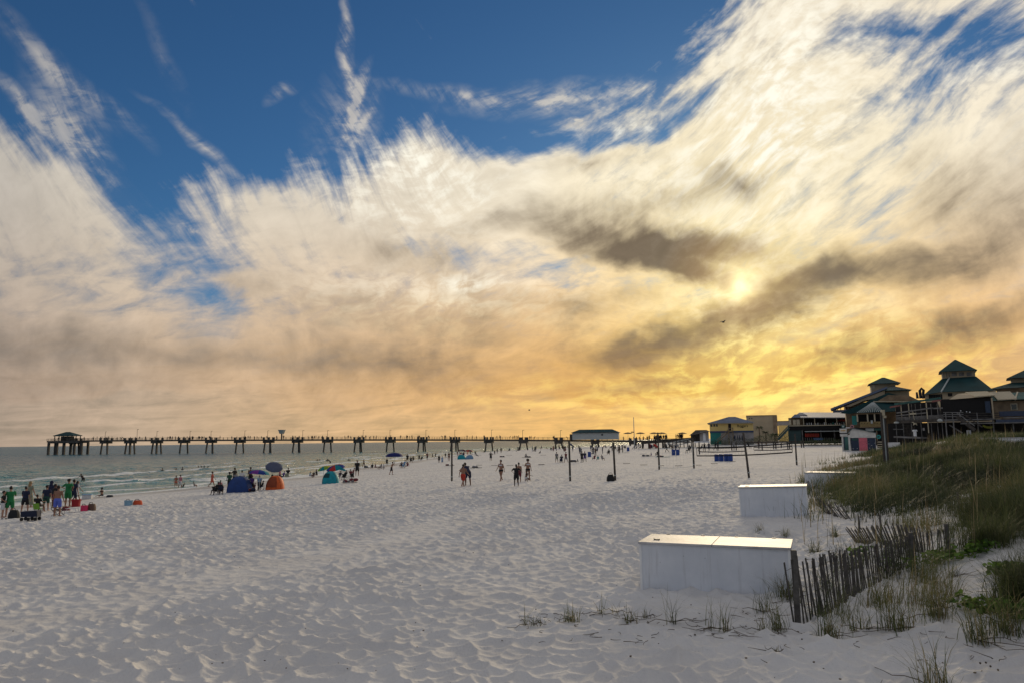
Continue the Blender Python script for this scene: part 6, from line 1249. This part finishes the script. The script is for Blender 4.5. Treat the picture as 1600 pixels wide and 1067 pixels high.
dome_tent(346, 393, 769, 745, mt1, mt1b, 'large royal blue dome tent at the front of the first party', -.05); dome_tent(409, 443, 764.5, 743.5, mt2, mt2b, 'bright orange dome tent with a dark flap', .05, panel=((10, 11, 12), 1, 7)); dome_tent(498, 530, 755, 736.5, mt3, mt3b, 'teal beach tent with a dark half-round opening', .0, panel=((10, 11), 3, 6))
g0 = ground(421, 756); o = MB().add([(-.28, 0, 0), (.28, 0, .04), (.26, 0, .12), (-.24, 0, .08), (-.05, 0, .18), (.08, 0, .18), (.05, 0, .34), (-.03, 0, .32)], [(0, 1, 2, 3), (4, 5, 6, 7)])
# umbrellas
def umbrella(px, pyb, pyt, wpx, cols, lab, tilt=(0, 0), closed=False, nseg=8, depth=None, Y=None):
    g0 = ground(px, pyb) if Y is None else Vector((at(px, pyb, Y).x, Y, H(at(px, pyb, Y).x, Y))); k = g0.y/F; r_ = wpx*k/2; top = at(px, pyt, g0.y).z-g0.z
    t = empty('beach_umbrella', g0, 0, lab, 'umbrella'); cz = top; hd = Vector((math.sin(R(tilt[0]))*math.cos(R(tilt[1])), math.sin(R(tilt[1])), math.cos(R(tilt[0]))))
    MB().tube([(0, 0, -.3), (0, 0, cz*.6), Vector((0, 0, cz))*1.0], .02, 6).build('pole', mbluegrey, t)
    Mx = Matrix.Translation((0, 0, cz)) @ Matrix.Rotation(R(tilt[0]), 4, 'Y') @ Matrix.Rotation(R(tilt[1]), 4, 'X'); dp = r_*.42 if depth is None else depth
    segs = {}
    for s_ in range(nseg):
        vs = []; a0 = 2*math.pi*s_/nseg+.2; a1 = a0+2*math.pi/nseg
        for j in range(5):
            u = j/4; rr_ = r_*math.sin(u*math.pi/2*.98)+.001; z = -dp*(1-math.cos(u*math.pi/2))
            for q in range(4): a_ = a0+(a1-a0)*q/3; sag = 1-.06*u*math.sin(math.pi*q/3); vs.append((rr_*sag*math.cos(a_), rr_*sag*math.sin(a_), z))
        m_ = segs.setdefault(cols[s_ % len(cols)], MB()); m_.add([Mx @ Vector(v) for v in vs], [(j*4+q, j*4+q+1, (j+1)*4+q+1, (j+1)*4+q) for j in range(4) for q in range(3)])
    for c, m_ in segs.items():
        # give every cloth panel its own thickness
        o = m_.build('panel', umat[c], t); md = o.modifiers.new('t', 'SOLIDIFY'); md.thickness = .012
    return t
def um(n_, c):
    m = bpy.data.materials.new('umbrella_'+n_); m.use_nodes = True; nt = m.node_tree; h = G(nt); bs = nt.nodes['Principled BSDF']; bs.inputs['Base Color'].default_value = c+(1,); bs.inputs['Roughness'].default_value = .8
    h.put(bs.inputs['Base Color'], h.mix(h.noise(h.n('ShaderNodeTexCoord').outputs['Object'], 3, 4), tuple(x*.8 for x in c)+(1,), tuple(x*1.15 for x in c)+(1,)))
    tr = h.n('ShaderNodeBsdfTranslucent'); tr.inputs[0].default_value = tuple(min(1, x*1.4) for x in c)+(1,); ms = h.n('ShaderNodeMixShader'); ms.inputs[0].default_value = .35; nt.links.new(bs.outputs[0], ms.inputs[1]); nt.links.new(tr.outputs[0], ms.inputs[2]); nt.links.new(ms.outputs[0], nt.nodes['Material Output'].inputs[0]); return m
umat = {k: um(k, c) for k, c in dict(red=(.45, .03, .03), orange=(.55, .16, .02), yellow=(.60, .48, .06), lime=(.25, .42, .05), teal=(.0, .26, .32), blue=(.01, .05, .30), purple=(.20, .04, .32), slate=(.10, .12, .20), royal=(.01, .02, .17), maroon=(.12, .03, .05), grey=(.20, .20, .21)).items()}
umbrella(405, 767, 733.5, 32, ['purple', 'lime', 'yellow', 'teal', 'blue', 'purple', 'blue', 'teal'], 'rainbow umbrella shading the space between the blue and orange tents', (6, -4)); umbrella(428, 756, 725.5, 27, ['slate'], 'plain slate-grey umbrella tipped far over to the right', (18, 30), depth=.35)
umbrella(505.5, 748, 728, 21, ['lime', 'teal', 'lime', 'yellow'], 'lime and teal umbrella rising behind the teal tent', (-14, 10)); umbrella(523, 750, 726, 29, ['red', 'blue', 'yellow', 'orange', 'blue', 'red', 'teal', 'blue'], 'umbrella with red, blue and yellow panels above the teal tent', (-10, 12)); umbrella(534, 745, 730, 15, ['teal'], 'small teal umbrella peeping out behind the red and yellow one', (20, 0))
umbrella(616, 727, 706.5, 27, ['royal'], 'royal blue canopy at the water edge behind the runner', (0, 0), depth=.75); umbrella(722, 715, 701.5, 13, ['maroon', 'grey'], 'left of two maroon umbrellas behind the low teal shelter'); umbrella(732, 714, 702, 14, ['maroon', 'red'], 'right of two maroon umbrellas behind the low teal shelter')
umbrella(894, 707, 693, 12, ['grey', 'slate'], 'pale striped umbrella tilted right of the timber net post', (35, 0))
dome_tent(713, 730, 717, 710, mt3, mt3b, 'low teal beach shelter right of the lone post', -.2); dome_tent(725, 741, 717, 710.5, mat('tent_pale_blue', (.14, .25, .38), .7), mt1, 'pale blue low shelter overlapping the teal one', .2)
random.seed(31)
for i in range(13): crowd(ground(random.uniform(714, 746), random.uniform(709, 713)), random.choice(['sit', 'chair', 'stand', 'sit2']), random.uniform(0, 6), random.choice([CL['maroon'], CL['black'], CL['navy'], CL['coral']]), 'small figure in the party behind the low shelters', 'party behind the low shelters', .8)
# low heaps of towels and bags on the sand
def heap(px, py, wpx, lab, seed, c='black'):
    random.seed(seed); g0 = ground(px, py); k = g0.y/F; t = empty('beach_gear', g0, 0, lab, 'beach gear')
    MB().b2(-wpx*k/2, wpx*k/2, -.35, .35, .06, .10).build('towel', CL[c], t, bevel=.01)
    for i in range(4): ball_ = MB(); ball(ball_, (random.uniform(-.4, .4)*wpx*k, random.uniform(-.2, .2), .2), random.uniform(.12, .22), (1.3, 1, .8)); ball_.build('bag', random.choice([CL['black'], CL['navy'], CL['maroon'], CL['grey']]), t, smooth=True)
heap(546, 754.5, 24, 'towel strewn with dark bags in front of the teal tent party', 1, 'grey'); heap(551, 752, 12, 'coral towel end beside the dark bags', 2, 'coral'); heap(744, 731, 18, 'dark heap of bags on the sand behind the man in the cap', 3); heap(703, 727.5, 14, 'dark towel with a bag left of the lone post', 4); heap(823, 714.5, 15, 'dark towel and gear on the sand before the pier', 5); heap(785, 714, 8, 'small dark heap on the sand above the bikini woman', 6); heap(895, 721.5, 12, 'black towel left of the blue barrel group', 7); heap(1012, 713, 20, 'long pale mat on the sand left of the slim post', 8, 'white'); heap(1035, 714, 22, 'dark mat at the foot of the slim post', 9, 'teal'); heap(395, 768, 10, 'jumble of bags between the blue and orange tents', 10); heap(573, 730.5, 8, 'dark bundle at the water edge right of the walker', 11)
# blue barrels
mbar = mat('blue_plastic', (.01, .055, .26), .45, var=.1)
def barrel(p, lab, sc=1.0, grp='blue plastic barrels on the beach'):
    t = empty('barrel', p, 0, lab, 'barrel', grp); t.scale = (sc,)*3
    MB().lathe([(.27, 0), (.29, .05), (.285, .28), (.30, .31), (.285, .34), (.285, .58), (.30, .61), (.285, .64), (.285, .84), (.27, .88), (.25, .88), (.24, .84)], 18).build('drum', mbar, t); MB().lathe([(.03, 0), (.03, .03)], 8, (.12, 0, .845)).build('bung', CL['white'], t); return t
for i, (px, w) in enumerate(((1120, 0), (1127.3, 0), (1135, 0), (1141.5, 0))): barrel(ground(px, 720), ['leftmost of four blue barrels in a row', 'second blue barrel from the left in the row of four', 'third blue barrel from the left in the row of four', 'rightmost of four blue barrels in a row'][i], 1.0)
for px, py, lab in ((1052.5, 710.5, 'left barrel of a blue pair under the boardwalk'), (1059, 710.5, 'right barrel of a blue pair under the boardwalk'), (921, 713.5, 'bright blue barrel in the middle of a crowd'), (981.5, 704.5, 'single blue barrel below the pier mast'), (1017.5, 699.5, 'small blue barrel left of the red shade')): barrel(ground(px, py), lab, 1.15)
t = umbrella(1026, 703, 694.5, 11, ['red'], 'red shade tipped over the sand beside a blue barrel', (40, 0))
# gulls
for px, py, Y, w_, lab in ((1130, 504, 90, .9, 'gull with spread wings under the sun'), (827, 640.5, 160, .8, 'tiny distant gull above the pier')):
    p = at(px, py, Y); t = empty('gull', p, R(20), lab, 'gull'); b_ = MB(); b_.tube([(-.25, 0, 0), (0, 0, 0), (.22, 0, .02)], [.02, .07, .03], 7); b_.build('body', mdark, t)
    for s_ in (-1, 1): MB().add([(-.1, 0, .03), (.12, 0, .03), (.10, s_*w_*.35, .22), (-.06, s_*w_*.35, .2), (-.05, s_*w_*.75, .08), (-.1, 0, .01), (.12, 0, .01), (.10, s_*w_*.35, .2), (-.06, s_*w_*.35, .18), (-.05, s_*w_*.75, .07)], [(0, 1, 2, 3), (3, 2, 4), (5, 8, 7, 6), (8, 9, 7), (0, 3, 8, 5), (1, 6, 7, 2), (3, 4, 9, 8), (2, 7, 9, 4), (0, 5, 6, 1)]).build('wing', mdark, t)
